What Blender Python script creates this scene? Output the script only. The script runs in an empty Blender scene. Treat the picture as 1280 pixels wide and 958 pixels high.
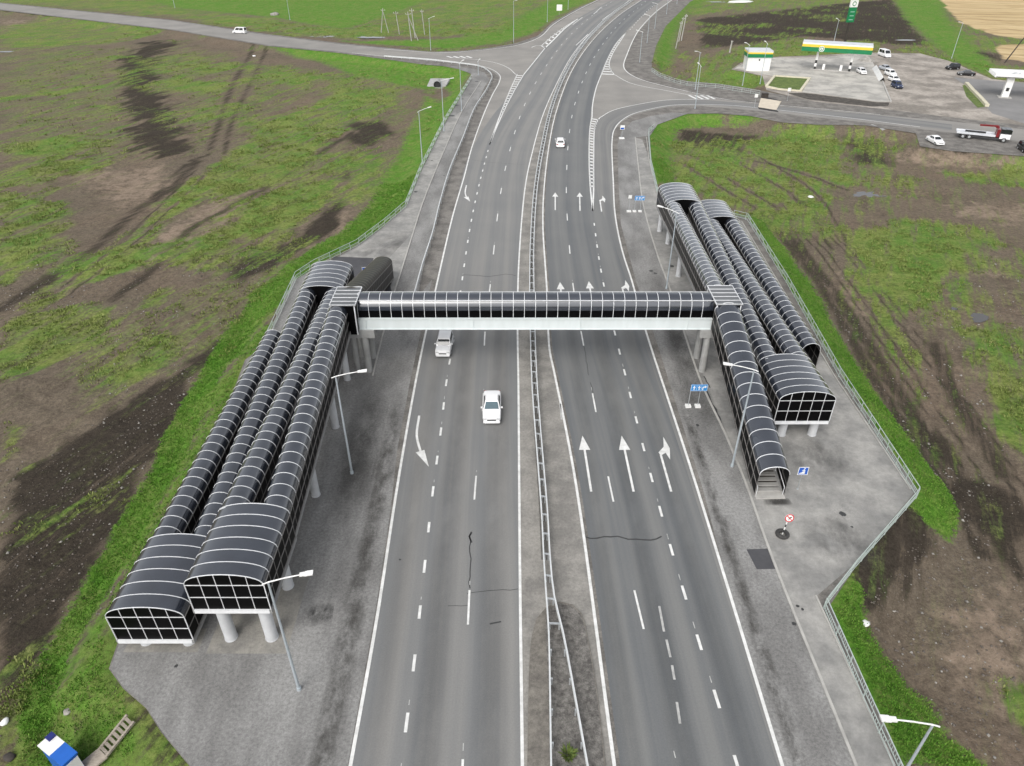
import bpy, bmesh, math, random
import numpy as np
from mathutils import Vector, Matrix
from mathutils.geometry import tessellate_polygon
R = math.radians
random.seed(7); rng = np.random.default_rng(7)
sc = bpy.context.scene
COL = sc.collection

# ---------------------------------------------------------------- camera, sky, sun, exposure
CAM_H = 42.0; PITCH = math.atan(0.683); FPX = 888.0
cd = bpy.data.cameras.new("camera"); cam = bpy.data.objects.new("camera", cd); COL.objects.link(cam)
cam.location = (0, 0, CAM_H); cam.rotation_euler = (R(90) - PITCH, 0, 0)
cd.sensor_width = 36; cd.lens = 36 * FPX / 1280; cd.clip_start = 0.5; cd.clip_end = 9000
sc.camera = cam
SUN_EL, SUN_AZ = R(46), R(205)      # azimuth clockwise from +Y (sun stands behind and left of the camera)
w = bpy.data.worlds.new("World"); sc.world = w; w.use_nodes = True
nt = w.node_tree; bg = nt.nodes["Background"]
sky = nt.nodes.new("ShaderNodeTexSky"); sky.sky_type = 'NISHITA'; sky.sun_disc = False
sky.sun_elevation = SUN_EL; sky.sun_rotation = SUN_AZ; sky.air_density = 1.0; sky.dust_density = 4.0
hs = nt.nodes.new("ShaderNodeHueSaturation"); hs.inputs['Saturation'].default_value = 0.22
nt.links.new(sky.outputs[0], hs.inputs['Color']); nt.links.new(hs.outputs[0], bg.inputs[0])
bg.inputs[1].default_value = 0.15
sd = bpy.data.lights.new("sun", 'SUN'); so = bpy.data.objects.new("sun", sd); COL.objects.link(so)
sd.energy = 0.5; sd.angle = R(38); sd.color = (1, 0.97, 0.92)
so.rotation_euler = (R(90) - SUN_EL, 0, math.pi - SUN_AZ); so.location = (0, 0, 120)
sc.view_settings.view_transform = 'Standard'; sc.view_settings.look = 'None'
sc.view_settings.exposure = 0.58; sc.view_settings.gamma = 1; sc.view_settings.use_curve_mapping = False

# ---------------------------------------------------------------- helpers
_c, _s = math.cos(PITCH), math.sin(PITCH)
def at(px, py, z=0.0):
    """ground point (x, y) seen at a photo pixel when the surface lies at height z"""
    a = (px - 640) / FPX; b = -(py - 479) / FPX
    t = (z - CAM_H) / (b * _c - _s)
    return (a * t, (b * _s + _c) * t)
def ats(pts, z=0.0): return [at(p[0], p[1], z) for p in pts]

def smooth(pts, step=1.5):
    P = [np.array(p, float) for p in pts]
    if len(P) < 3:
        d = np.linalg.norm(P[1] - P[0]); n = max(1, int(d / step))
        return [P[0] + (P[1] - P[0]) * i / n for i in range(n + 1)]
    P = [2 * P[0] - P[1]] + P + [2 * P[-1] - P[-2]]
    out = []
    for i in range(1, len(P) - 2):
        p0, p1, p2, p3 = P[i-1:i+3]
        t0 = 0; t1 = np.linalg.norm(p1-p0)**.5; t2 = t1 + np.linalg.norm(p2-p1)**.5; t3 = t2 + np.linalg.norm(p3-p2)**.5
        n = max(1, int(np.linalg.norm(p2 - p1) / step))
        for k in range(n):
            t = t1 + (t2 - t1) * k / n
            A1 = p0*(t1-t)/(t1-t0) + p1*(t-t0)/(t1-t0); A2 = p1*(t2-t)/(t2-t1) + p2*(t-t1)/(t2-t1); A3 = p2*(t3-t)/(t3-t2) + p3*(t-t2)/(t3-t2)
            B1 = A1*(t2-t)/(t2-t0) + A2*(t-t0)/(t2-t0); B2 = A2*(t3-t)/(t3-t1) + A3*(t-t1)/(t3-t1)
            out.append(B1*(t2-t)/(t2-t1) + B2*(t-t1)/(t2-t1))
    out.append(P[-2]); return out
def ext0(pts, d):
    a, b = np.array(pts[0], float), np.array(pts[1], float); u = (a - b) / np.linalg.norm(a - b)
    return [tuple(a + u * d)] + list(pts)
def ext1(pts, d): return ext0(list(pts)[::-1], d)[::-1]
def arclen(L):
    s = [0.0]
    for a, b in zip(L[:-1], L[1:]): s.append(s[-1] + float(np.linalg.norm(np.array(b) - np.array(a))))
    return s
def along(L, d, S=None):
    S = S or arclen(L); d = min(max(d, 0), S[-1] - 1e-6)
    i = int(np.searchsorted(S, d, side='right')) - 1; i = min(max(i, 0), len(L) - 2)
    t = (d - S[i]) / max(1e-9, S[i+1] - S[i]); a, b = np.array(L[i], float), np.array(L[i+1], float)
    u = (b - a) / max(1e-9, np.linalg.norm(b - a)); return a + (b - a) * t, u

class MB:
    def __init__(s): s.v = []; s.f = []; s.mi = []; s.cur = 0; s.uv = {}
    def quad(s, *p):
        n = len(s.v); s.v += [tuple(q) for q in p]; s.f.append(tuple(range(n, n + len(p)))); s.mi.append(s.cur)
    def obox(s, c, ax, ay, az):
        c, ax, ay, az = map(Vector, (c, ax, ay, az)); n = len(s.v)
        for k in ((-1,-1,-1),(1,-1,-1),(1,1,-1),(-1,1,-1),(-1,-1,1),(1,-1,1),(1,1,1),(-1,1,1)):
            s.v.append(tuple(c + ax*k[0] + ay*k[1] + az*k[2]))
        for q in ((0,3,2,1),(4,5,6,7),(0,1,5,4),(1,2,6,5),(2,3,7,6),(3,0,4,7)): s.f.append(tuple(n+i for i in q)); s.mi.append(s.cur)
    def box(s, x0, x1, y0, y1, z0, z1): s.obox(((x0+x1)/2,(y0+y1)/2,(z0+z1)/2), ((x1-x0)/2,0,0), (0,(y1-y0)/2,0), (0,0,(z1-z0)/2))
    def beam(s, p0, p1, w, h):
        p0, p1 = Vector(p0), Vector(p1); d = p1 - p0; l = d.length
        if l < 1e-6: return
        d /= l; up = Vector((0,0,1)) if abs(d.z) < .97 else Vector((0,1,0)); sx = d.cross(up).normalized(); u = sx.cross(d)
        s.obox((p0+p1)/2, d*(l/2), sx*(w/2), u*(h/2))
    def tube(s, p0, p1, r0, r1=None, n=10, caps=True):
        r1 = r0 if r1 is None else r1; p0, p1 = Vector(p0), Vector(p1); d = (p1-p0).normalized()
        up = Vector((0,0,1)) if abs(d.z) < .95 else Vector((1,0,0)); a = d.cross(up).normalized(); b = d.cross(a); m = len(s.v)
        for p, r in ((p0, r0), (p1, r1)):
            for k in range(n):
                t = 2*math.pi*k/n; s.v.append(tuple(p + a*(r*math.cos(t)) + b*(r*math.sin(t))))
        for k in range(n): s.f.append((m+k, m+(k+1)%n, m+n+(k+1)%n, m+n+k)); s.mi.append(s.cur)
        if caps:
            s.f.append(tuple(m+k for k in range(n))[::-1]); s.mi.append(s.cur); s.f.append(tuple(m+n+k for k in range(n))); s.mi.append(s.cur)
    def lathe(s, c, prof, n=16, axis='z'):
        m = len(s.v)
        for r, z in prof:
            for k in range(n):
                t = 2*math.pi*k/n; s.v.append((c[0]+r*math.cos(t), c[1]+r*math.sin(t), c[2]+z))
        for i in range(len(prof)-1):
            for k in range(n): s.f.append((m+i*n+k, m+i*n+(k+1)%n, m+(i+1)*n+(k+1)%n, m+(i+1)*n+k)); s.mi.append(s.cur)
    def poly(s, pts, z):
        P = [Vector((p[0], p[1], z)) for p in pts]; n = len(s.v); s.v += [tuple(p) for p in P]
        for t in tessellate_polygon([P]):
            a, b, c = (P[i] for i in t)
            if (b-a).cross(c-a).z < 0: t = t[::-1]
            s.f.append(tuple(n+i for i in t)); s.mi.append(s.cur)
    def strip(s, L, w, z, h=0):
        """flat band of width w following the polyline; h > 0 gives it real thickness"""
        L = [np.array(p, float)[:2] for p in L]; l, r = [], []
        for i, p in enumerate(L):
            a = L[max(0, i-1)]; b = L[min(len(L)-1, i+1)]; u = (b-a)/max(1e-9, np.linalg.norm(b-a)); nrm = np.array((-u[1], u[0]))
            l.append(p + nrm*w/2); r.append(p - nrm*w/2)
        n = len(s.v); m = len(L)
        if h == 0:
            s.v += [(p[0], p[1], z) for p in l] + [(p[0], p[1], z) for p in r]
            for i in range(m-1): s.f.append((n+m+i, n+m+i+1, n+i+1, n+i)); s.mi.append(s.cur)
        else:
            for q, zz in ((l, z), (l, z+h), (r, z+h), (r, z)): s.v += [(p[0], p[1], zz) for p in q]
            for i in range(m-1):
                for k in range(3): s.f.append((n+(k+1)*m+i, n+(k+1)*m+i+1, n+k*m+i+1, n+k*m+i)[::-1]); s.mi.append(s.cur)
            s.f.append((n, n+m, n+2*m, n+3*m)); s.mi.append(s.cur); e = m-1
            s.f.append((n+e, n+3*m+e, n+2*m+e, n+m+e)); s.mi.append(s.cur)
    def build(s, name, mats, parent=None, smooth_angle=None, loc=None):
        me = bpy.data.meshes.new(name); me.from_pydata(s.v, [], s.f)
        for m in (mats if isinstance(mats, (list, tuple)) else [mats]): me.materials.append(m)
        if any(s.mi): me.polygons.foreach_set('material_index', s.mi)
        if smooth_angle:
            me.polygons.foreach_set('use_smooth', [True]*len(me.polygons)); me.set_sharp_from_angle(angle=R(smooth_angle))
        me.update(); o = bpy.data.objects.new(name, me); COL.objects.link(o)
        if parent is not None: o.parent = parent
        if loc: o.location = loc
        return o
def ribbon(name, mat, Lft, Rgt, z, n=400):
    """road sheet between two edge polylines; uv = metres across / along"""
    A, B = smooth(Lft, 2), smooth(Rgt, 2); SA, SB = arclen(A), arclen(B); m = MB(); uv = []; v = 0; prev = None
    for i in range(n+1):
        a, _ = along(A, SA[-1]*i/n, SA); b, _ = along(B, SB[-1]*i/n, SB); mid = (a+b)/2
        if prev is not None: v += float(np.linalg.norm(mid-prev))
        prev = mid; m.v += [(a[0], a[1], z), (b[0], b[1], z)]; wd = float(np.linalg.norm(b-a)); uv += [(0, v), (wd, v)]
        if i: k = 2*i; m.f.append((k-2, k-1, k+1, k)); m.mi.append(0)
    o = m.build(name, mat); l = o.data.uv_layers.new(name='UVMap')
    for lp in o.data.loops: l.data[lp.index].uv = uv[lp.vertex_index]
    o['kind'] = 'structure'; return o
def tag(o, label, cat, group=None):
    o['label'] = label; o['category'] = cat
    if group: o['group'] = group
    return o
def thing(name, label, cat, loc=(0,0,0), rz=0, group=None):
    o = bpy.data.objects.new(name, None); o.empty_display_size = .2; COL.objects.link(o); o.location = loc; o.rotation_euler = (0,0,rz)
    return tag(o, label, cat, group)
def struct(o): o['kind'] = 'structure'; return o
def copy_tree(o, parent=None):
    c = o.copy(); COL.objects.link(c)
    if parent is not None: c.parent = parent
    for ch in o.children: copy_tree(ch, c)
    return c

# ---------------------------------------------------------------- materials
def N(nt, t, **kw):
    n = nt.nodes.new(t)
    for k, v in kw.items():
        if k in n.inputs: n.inputs[k].default_value = v
        else: setattr(n, k, v)
    return n
def mat(name, c1, c2=None, scale=3.0, rough=.6, metal=0.0, bump=0.0, bscale=None, detail=6, stretch=None, spec=.5, coord='Object', fine=0.0, fs=5.0, lohi=(.34,.66)):
    m = bpy.data.materials.new(name); m.use_nodes = True; t = m.node_tree; b = t.nodes['Principled BSDF']
    b.inputs['Roughness'].default_value = rough; b.inputs['Metallic'].default_value = metal; b.inputs['Specular IOR Level'].default_value = spec
    c2 = c2 or tuple(x*.8 for x in c1)
    tc = N(t, 'ShaderNodeTexCoord'); mp = N(t, 'ShaderNodeMapping'); t.links.new(tc.outputs[coord], mp.inputs[0])
    if stretch: mp.inputs['Scale'].default_value = stretch
    nz = N(t, 'ShaderNodeTexNoise', Scale=scale, Detail=detail, Roughness=.62); t.links.new(mp.outputs[0], nz.inputs['Vector'])
    rp = N(t, 'ShaderNodeValToRGB'); rp.color_ramp.elements[0].position = lohi[0]; rp.color_ramp.elements[1].position = lohi[1]
    rp.color_ramp.elements[0].color = (*c2, 1); rp.color_ramp.elements[1].color = (*c1, 1)
    t.links.new(nz.outputs[0], rp.inputs[0]); out = rp.outputs[0]
    if fine:
        f = N(t, 'ShaderNodeTexNoise', Scale=fs, Detail=5, Roughness=.85); t.links.new(tc.outputs[coord], f.inputs['Vector'])
        mr = N(t, 'ShaderNodeMapRange'); mr.inputs[1].default_value = .38; mr.inputs[2].default_value = .62; mr.inputs[3].default_value = 1-fine; mr.inputs[4].default_value = 1+fine
        t.links.new(f.outputs[0], mr.inputs[0]); vm = N(t, 'ShaderNodeVectorMath', operation='SCALE'); t.links.new(out, vm.inputs[0]); t.links.new(mr.outputs[0], vm.inputs['Scale']); out = vm.outputs[0]
    t.links.new(out, b.inputs['Base Color'])
    if bump:
        bn = N(t, 'ShaderNodeTexNoise', Scale=bscale or scale*4, Detail=5); t.links.new(tc.outputs[coord], bn.inputs['Vector'])
        bp = N(t, 'ShaderNodeBump', Strength=bump, Distance=.08); t.links.new(bn.outputs[0], bp.inputs['Height']); t.links.new(bp.outputs[0], b.inputs['Normal'])
    return m
def road_mat(name, base, track, amt=.6, period=3.55, seed=0.0):
    """asphalt with long streaks, wheel-track bands and stains, following the road's own uv"""
    m = bpy.data.materials.new(name); m.use_nodes = True; t = m.node_tree; b = t.nodes['Principled BSDF']; b.inputs['Roughness'].default_value = .82
    uv = N(t, 'ShaderNodeUVMap'); mp = N(t, 'ShaderNodeMapping'); mp.inputs['Scale'].default_value = (1.0, .012, 1); mp.inputs['Location'].default_value = (seed, seed, 0)
    t.links.new(uv.outputs[0], mp.inputs[0])
    s1 = N(t, 'ShaderNodeTexNoise', Scale=.9, Detail=5, Roughness=.6); t.links.new(mp.outputs[0], s1.inputs['Vector'])
    sx = N(t, 'ShaderNodeSeparateXYZ'); t.links.new(uv.outputs[0], sx.inputs[0])
    mu = N(t, 'ShaderNodeMath', operation='MULTIPLY'); mu.inputs[1].default_value = 2*math.pi/period; t.links.new(sx.outputs[0], mu.inputs[0])
    co = N(t, 'ShaderNodeMath', operation='COSINE'); t.links.new(mu.outputs[0], co.inputs[0])
    ma = N(t, 'ShaderNodeMath', operation='MULTIPLY_ADD'); ma.inputs[1].default_value = -.10; t.links.new(co.outputs[0], ma.inputs[0]); t.links.new(s1.outputs[0], ma.inputs[2])
    s2 = N(t, 'ShaderNodeTexNoise', Scale=.12, Detail=4); t.links.new(uv.outputs[0], s2.inputs['Vector'])
    ad = N(t, 'ShaderNodeMath', operation='MULTIPLY_ADD'); ad.inputs[1].default_value = .35; t.links.new(s2.outputs[0], ad.inputs[0]); t.links.new(ma.outputs[0], ad.inputs[2])
    rp = N(t, 'ShaderNodeValToRGB'); e = rp.color_ramp.elements; e[0].position = .5; e[1].position = .85; e[0].color = (*base, 1); e[1].color = (*track, 1)
    t.links.new(ad.outputs[0], rp.inputs[0])
    f = N(t, 'ShaderNodeTexNoise', Scale=9, Detail=4, Roughness=.8); t.links.new(uv.outputs[0], f.inputs['Vector'])
    mr = N(t, 'ShaderNodeMapRange'); mr.inputs[1].default_value = .3; mr.inputs[2].default_value = .7; mr.inputs[3].default_value = .88; mr.inputs[4].default_value = 1.1
    t.links.new(f.outputs[0], mr.inputs[0]); vm = N(t, 'ShaderNodeVectorMath', operation='SCALE'); t.links.new(rp.outputs[0], vm.inputs[0]); t.links.new(mr.outputs[0], vm.inputs['Scale'])
    t.links.new(vm.outputs[0], b.inputs['Base Color']); return m
M = {}
M['shoulder'] = mat('shoulder_gravel', (.20,.188,.17), (.12,.112,.102), .45, .9, fine=.28, bump=.3, bscale=9, lohi=(.42,.6))
M['apron'] = mat('apron_asphalt', (.25,.247,.238), (.165,.162,.156), .3, .9, fine=.26, fs=4.5, bump=.2, bscale=12, lohi=(.4,.6), stretch=(1,.4,1), detail=9)
M['concrete_path'] = mat('path_concrete', (.32,.312,.292), (.215,.212,.202), .30, .85, fine=.12, fs=1.6, lohi=(.41,.6), detail=9)
M['asphalt_l'] = road_mat('asphalt_light', (.165,.169,.169), (.222,.218,.207))
M['asphalt_r'] = road_mat('asphalt_dark', (.122,.128,.132), (.176,.178,.173), seed=7.3)
M['asphalt_e'] = road_mat('asphalt_exit', (.145,.148,.148), (.205,.202,.192), seed=3.1)
M['asphalt_j'] = mat('asphalt_junction', (.275,.262,.24), (.205,.197,.184), .09, .85, fine=.12)
M['paint'] = mat('road_paint', (.76,.76,.74), (.55,.55,.53), 1.4, .6, fine=.05)
M['paint_worn'] = mat('worn_road_paint', (.50,.50,.48), (.30,.30,.29), 2.2, .7)
M['crack'] = mat('bitumen_seal', (.03,.03,.03), (.05,.05,.05), 4, .6)
M['patch'] = mat('fresh_asphalt', (.075,.075,.08), (.05,.05,.055), .6, .8)
M['kerb'] = mat('kerb_concrete', (.45,.44,.41), (.34,.33,.31), 1.0, .8)
M['lot'] = mat('lot_dirt', (.36,.325,.285), (.20,.18,.155), .13, .95, fine=.2, fs=1.2, lohi=(.42,.58))
M['slab'] = mat('slab_concrete', (.46,.44,.40), (.31,.30,.275), .2, .85, fine=.1, fs=2, lohi=(.42,.58))
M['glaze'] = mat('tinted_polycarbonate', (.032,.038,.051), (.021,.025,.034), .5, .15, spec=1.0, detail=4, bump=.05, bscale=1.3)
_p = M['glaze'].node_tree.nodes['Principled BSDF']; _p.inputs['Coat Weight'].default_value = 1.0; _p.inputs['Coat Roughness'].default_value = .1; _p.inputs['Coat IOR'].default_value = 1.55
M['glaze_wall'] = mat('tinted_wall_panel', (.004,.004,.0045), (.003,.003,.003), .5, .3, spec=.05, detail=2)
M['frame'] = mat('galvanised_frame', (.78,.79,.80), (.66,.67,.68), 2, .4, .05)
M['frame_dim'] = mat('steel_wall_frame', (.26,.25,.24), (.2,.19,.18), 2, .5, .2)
M['girder'] = mat('white_painted_steel', (.66,.71,.71), (.60,.645,.64), .9, .45, stretch=(1.2,1,.35))
M['column'] = mat('painted_concrete_column', (.56,.57,.58), (.46,.47,.48), .7, .6)
M['pier'] = mat('grey_concrete', (.36,.36,.35), (.28,.28,.27), .8, .8)
M['soffit'] = mat('deck_steel', (.30,.30,.29), (.22,.22,.22), 1, .7)
M['median'] = mat('median_asphalt', (.275,.262,.238), (.185,.177,.163), .35, .9, fine=.18, fs=4, lohi=(.4,.6))
M['verge'] = mat('verge_soil', (.10,.088,.075), (.03,.027,.022), .9, .95, bump=.8, bscale=4, fine=.3)
M['grass_bed'] = mat('grass_bed', (.14,.19,.04), (.05,.085,.018), .8, .95, bump=.8, bscale=5, fine=.3)
M['rib_pale'] = mat('rib_ground_reflection', (.20,.185,.16), (.15,.14,.12), 1, .5)  # brown of the reflected ground painted into the ribs
M['rail_galv'] = mat('bright_galvanised_rail', (.70,.72,.72), (.58,.60,.60), 2, .45, .15)
M['pad'] = mat('footing_concrete', (.27,.257,.228), (.185,.178,.162), .5, .9, fine=.15, lohi=(.4,.6))
M['dirt'] = mat('road_edge_dirt', (.155,.147,.133), (.09,.085,.077), 1.2, .95, fine=.3)
M['tread'] = mat('stair_tread', (.34,.335,.32), (.27,.265,.25), 1.5, .7)
M['ribbed'] = mat('panel_ground_reflection', (.016,.015,.013), (.011,.010,.009), .8, .4, spec=.3)  # reflected ground tone painted into the glazing colour
M['galv'] = mat('galvanised_steel', (.55,.57,.58), (.42,.44,.45), 3, .45, .5)
M['rail_green'] = mat('pale_railing_paint', (.47,.53,.50), (.38,.44,.41), 3, .5, .1)
M['lamp_pole'] = mat('lamp_pole_steel', (.50,.55,.58), (.4,.45,.48), 1.5, .45, .35)
M['white'] = mat('white_plastic', (.80,.80,.78), (.72,.72,.70), 2, .4)
M['blue'] = mat('sign_blue', (.015,.10,.48), (.012,.085,.42), 2, .4)
M['lblue'] = mat('lane_sign_blue', (.02,.25,.62), (.018,.22,.55), 2, .4)
M['red'] = mat('sign_red', (.55,.03,.035), (.48,.025,.03), 2, .4)
M['black'] = mat('black_rubber', (.02,.02,.02), (.03,.03,.03), 6, .8)
M['tyre'] = mat('tyre_rubber', (.05,.048,.045), (.03,.03,.03), 5, .85)
M['green'] = mat('station_green', (.01,.20,.075), (.008,.17,.06), 1, .4)
M['yellow'] = mat('station_yellow', (.78,.56,.06), (.7,.5,.05), 1, .4)
M['roof_sheet'] = mat('pale_roof_sheet', (.62,.64,.66), (.5,.52,.55), .4, .5)
M['carwhite'] = mat('white_car_paint', (.82,.82,.82), (.76,.76,.76), .6, .22, spec=.6)
M['carblack'] = mat('black_car_paint', (.015,.016,.018), (.012,.012,.014), .6, .15, spec=.7)
M['carblue'] = mat('dark_blue_car_paint', (.03,.045,.10), (.025,.035,.08), .6, .18, spec=.6)
M['carsilver'] = mat('silver_car_paint', (.55,.57,.60), (.5,.52,.55), .6, .25, .4)
M['carred'] = mat('red_truck_paint', (.20,.018,.02), (.15,.012,.015), .6, .3)
M['glass'] = mat('car_glass', (.012,.015,.017), (.02,.024,.026), 1, .06, spec=.8)
M['glass_blue'] = mat('windscreen_glass', (.10,.15,.17), (.07,.11,.13), .9, .05, spec=.8)
M['lens'] = mat('lamp_lens', (.6,.62,.62), (.5,.5,.5), 4, .15)
M['redlens'] = mat('tail_lens', (.35,.015,.015), (.3,.01,.01), 4, .2)
M['wood'] = mat('weathered_wood', (.34,.30,.25), (.22,.19,.155), 2.5, .85, stretch=(1,6,1))
M['darkwood'] = mat('tarred_wood', (.055,.045,.038), (.035,.03,.026), 2.5, .85)
M['palepole'] = mat('concrete_pole', (.42,.41,.38), (.33,.32,.30), 1.5, .8)
M['bluebooth'] = mat('blue_cabin_plastic', (.012,.12,.50), (.01,.10,.42), 1, .45)
M['stone'] = mat('pale_stone', (.36,.34,.31), (.2,.19,.17), 1.5, .9)
M['clod'] = mat('soil_clod', (.17,.147,.126), (.085,.072,.062), 1.5, .95)
M['gravel'] = mat('dark_gravel', (.19,.18,.165), (.075,.07,.064), 2.2, .95, bump=.8, bscale=9, fine=.35)
M['puddle'] = mat('puddle_water', (.06,.055,.05), (.05,.045,.04), 1, .03, spec=.8)

# ---------------------------------------------------------------- numpy noise and polygon distance
def _h(ix, iy, seed):
    n = (ix.astype(np.int64)*374761393 + iy.astype(np.int64)*668265263 + seed*974711) & 0x7fffffff
    n = ((n ^ (n >> 13)) * 1274126177) & 0x7fffffff
    return ((n ^ (n >> 16)) & 0xffff) / 65535.0
def vnoise(x, y, seed=0):
    ix, iy = np.floor(x), np.floor(y); fx, fy = x-ix, y-iy; u, v = fx*fx*(3-2*fx), fy*fy*(3-2*fy)
    a, b, c, d = _h(ix,iy,seed), _h(ix+1,iy,seed), _h(ix,iy+1,seed), _h(ix+1,iy+1,seed)
    return (a*(1-u)+b*u)*(1-v) + (c*(1-u)+d*u)*v
def fbm(x, y, o=4, seed=0):
    s, a, t = 0, .5, 0
    for k in range(o): s = s + a*vnoise(x*2**k, y*2**k, seed+k*17); t += a; a *= .5
    return s/t
def sdist(px, py, poly):
    """signed distance, positive inside"""
    P = np.array(poly, float)[:, :2]; Q = np.roll(P, -1, 0); d2 = np.full(px.shape, 1e18); ins = np.zeros(px.shape, bool)
    for (ax, ay), (bx, by) in zip(P, Q):
        ex, ey = bx-ax, by-ay; l = ex*ex+ey*ey+1e-12; t = np.clip(((px-ax)*ex+(py-ay)*ey)/l, 0, 1)
        d2 = np.minimum(d2, (px-ax-t*ex)**2 + (py-ay-t*ey)**2)
        if ay != by:
            c = (ay > py) != (by > py); ins ^= c & (px < (bx-ax)*(py-ay)/(by-ay)+ax)
    d = np.sqrt(d2); return np.where(ins, d, -d)
def ldist(px, py, L):
    d2 = np.full(px.shape, 1e18)
    for a, b in zip(L[:-1], L[1:]):
        ex, ey = b[0]-a[0], b[1]-a[1]; l = ex*ex+ey*ey+1e-12; t = np.clip(((px-a[0])*ex+(py-a[1])*ey)/l, 0, 1)
        d2 = np.minimum(d2, (px-a[0]-t*ex)**2 + (py-a[1]-t*ey)**2)
    return np.sqrt(d2)

# ---------------------------------------------------------------- paved outlines
LEFT_EDGE = [(-12, 12)] + ats([(237,958),(201,915),(183,886),(154,861),(136,836),(148,801)]) + [(-27.3,34),(-27.6,50),(-29.4,66)] + \
    ats([(330,432),(366,352),(390,337),(445,309),(480,283),(508,258),(527,212),(545,176),(556,154),(576,121),(590,98)]) + \
    ats([(591,93),(588,91.5),(580,88),(555,83),(530,81),(480,74),(420,66),(336,58),(215,38),(0,13),(-400,-20)])
TOP_EDGE = ats([(-400,-31),(0,3.4),(215,25),(336,43),(430,54.5),(487,60),(540,65),(580,63.5),(616,59.5),(645,54),(672,45),(690,28.5),(720,11),(748,-1),(800,-24),(870,-46)])
RIGHT_TOP = ats([(960,-46),(905,-22),(862,3),(832,33),(820,57.6),(815,77.7),(814.7,85),(825,92.7),(844,100),(860,102),(897,105),(935,110.5),(985,120),(1020,127.7),(1110,137),(1180,146),(1290,158),(1500,180)])
RIGHT_EDGE = ats([(1500,215),(1290,196),(1190,189),(1150,183),(1145,167),(1082,157),(1020,156),(976,153),(940,145.5),(897,142),(860,142.5),(838,148),(820,155.5),(812,162),(812.5,171),(814,201),(824,240),(880,258),(917,268),(936,273),(1052,470),(1148,614),(1070,708),(1038,756),(1132,966)]) + [(22.0,12)]
MAIN = LEFT_EDGE + TOP_EDGE + RIGHT_TOP + RIGHT_EDGE
LOT = ats([(958,113),(953,95),(914,87),(926,79),(960,72),(1090,66),(1150,67),(1185,76),(1240,99),(1290,104),(1500,110),(1500,180),(1290,158),(1180,146),(1110,137),(1020,127.7),(990,121)])

def base_h(x, y):
    d = np.maximum(sdist(x, y, MAIN), sdist(x, y, LOT))
    t = np.clip((-d - .25)/4.6, 0, 1); h = -.07 - 1.9*t*t*(3-2*t)
    far = np.clip((y-150)/150, 0, 1); return h*(1-.45*far), d
def terrain(x, y):
    h, d = base_h(x, y); f = np.clip((-d-.4)/3, 0, 1)
    rough = np.clip(fbm(x/14+40, y/14, 4, 77)-.45, 0, .2)*5
    h = h + f*rough*(vnoise(x/.9, y/.9, 5)-.3)*.35
    h = h + f*((fbm(x/9, y/9, 4, 3)-.5)*.9 + (fbm(x/1.7, y/1.7, 3, 9)-.5)*.32 + (vnoise(x/.55, y/.55, 21)-.5)*.14)
    return h, d

# ---------------------------------------------------------------- what covers the fields (real cover, digitised patch by patch)
ZF = -1.6
LUSH = [
 [(27,915),(27,861),(50,811),(118,700),(178,601),(249,460),(282,418),(316,364),(392,308),(430,287),(472,240),(490,205),(504,181),(520,150),(534,122),(548,128),(592,110),(562,172),(526,252),(466,306),(412,336),(366,385),(318,425),(278,485),(205,632),(150,722),(90,815),(60,900),(45,930)],
 [(330,63),(430,67),(480,76),(540,84),(583,93),(586,100),(570,120),(556,108),(534,112),(500,106),(450,96),(400,78)],
 [(915,282),(955,340),(1015,470),(1108,615),(1118,640),(1150,665),(1186,678),(1199,645),(1186,608),(1129,534),(1100,493),(1053,423),(1030,380),(987,318),(952,277)],
 [(1014,742),(1050,722),(1072,757),(1078,787),(1119,834),(1139,858),(1169,875),(1189,915),(1226,949),(1246,970),(1105,970),(1050,850)],
 [(806,152),(835,142),(860,143),(899,142),(900,156),(862,159),(845,165),(838,190),(842,215),(845,232),(810,244),(800,175)],
 [(912,144),(940,146),(974,153),(970,157),(915,157)],
 [(864,2),(833,33),(821,58),(816,80),(826,91),(838,80),(841,55),(852,27),(862,13),(888,0),(900,-12)],
 [(430,53),(490,58),(560,63),(620,57),(672,42),(690,25),(722,8),(740,-2),(700,-2),(655,20),(625,42),(570,50),(500,53)],
 [(150,-8),(225,12),(330,22),(430,38),(480,22),(540,0),(570,-20),(300,-25),(0,-20)],
 [(1115,-5),(1172,-5),(1185,30),(1215,60),(1242,80),(1236,97),(1190,74),(1160,50),(1130,25)],
 [(1204,108),(1214,108),(1232,133),(1224,136),(1209,122)]]
LUSH_SOFT = [[(330,410),(360,420),(342,440),(230,650),(160,800),(136,840),(85,830),(150,715),(205,625),(275,480)], [(880,104),(915,88),(955,95),(960,113),(935,112)], [(60,900),(90,850),(140,800),(158,868),(190,900),(240,965),(20,965),(35,930)]]
WEED_SOFT = [[(0,62),(160,62),(155,100),(170,150),(190,190),(100,215),(0,225)], [(215,60),(330,80),(430,100),(340,140),(280,180),(240,190),(210,110)], [(440,115),(520,120),(500,175),(470,235),(430,255),(420,200)], [(60,420),(150,385),(330,330),(380,300),(330,420),(200,520),(120,500)]]
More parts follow.
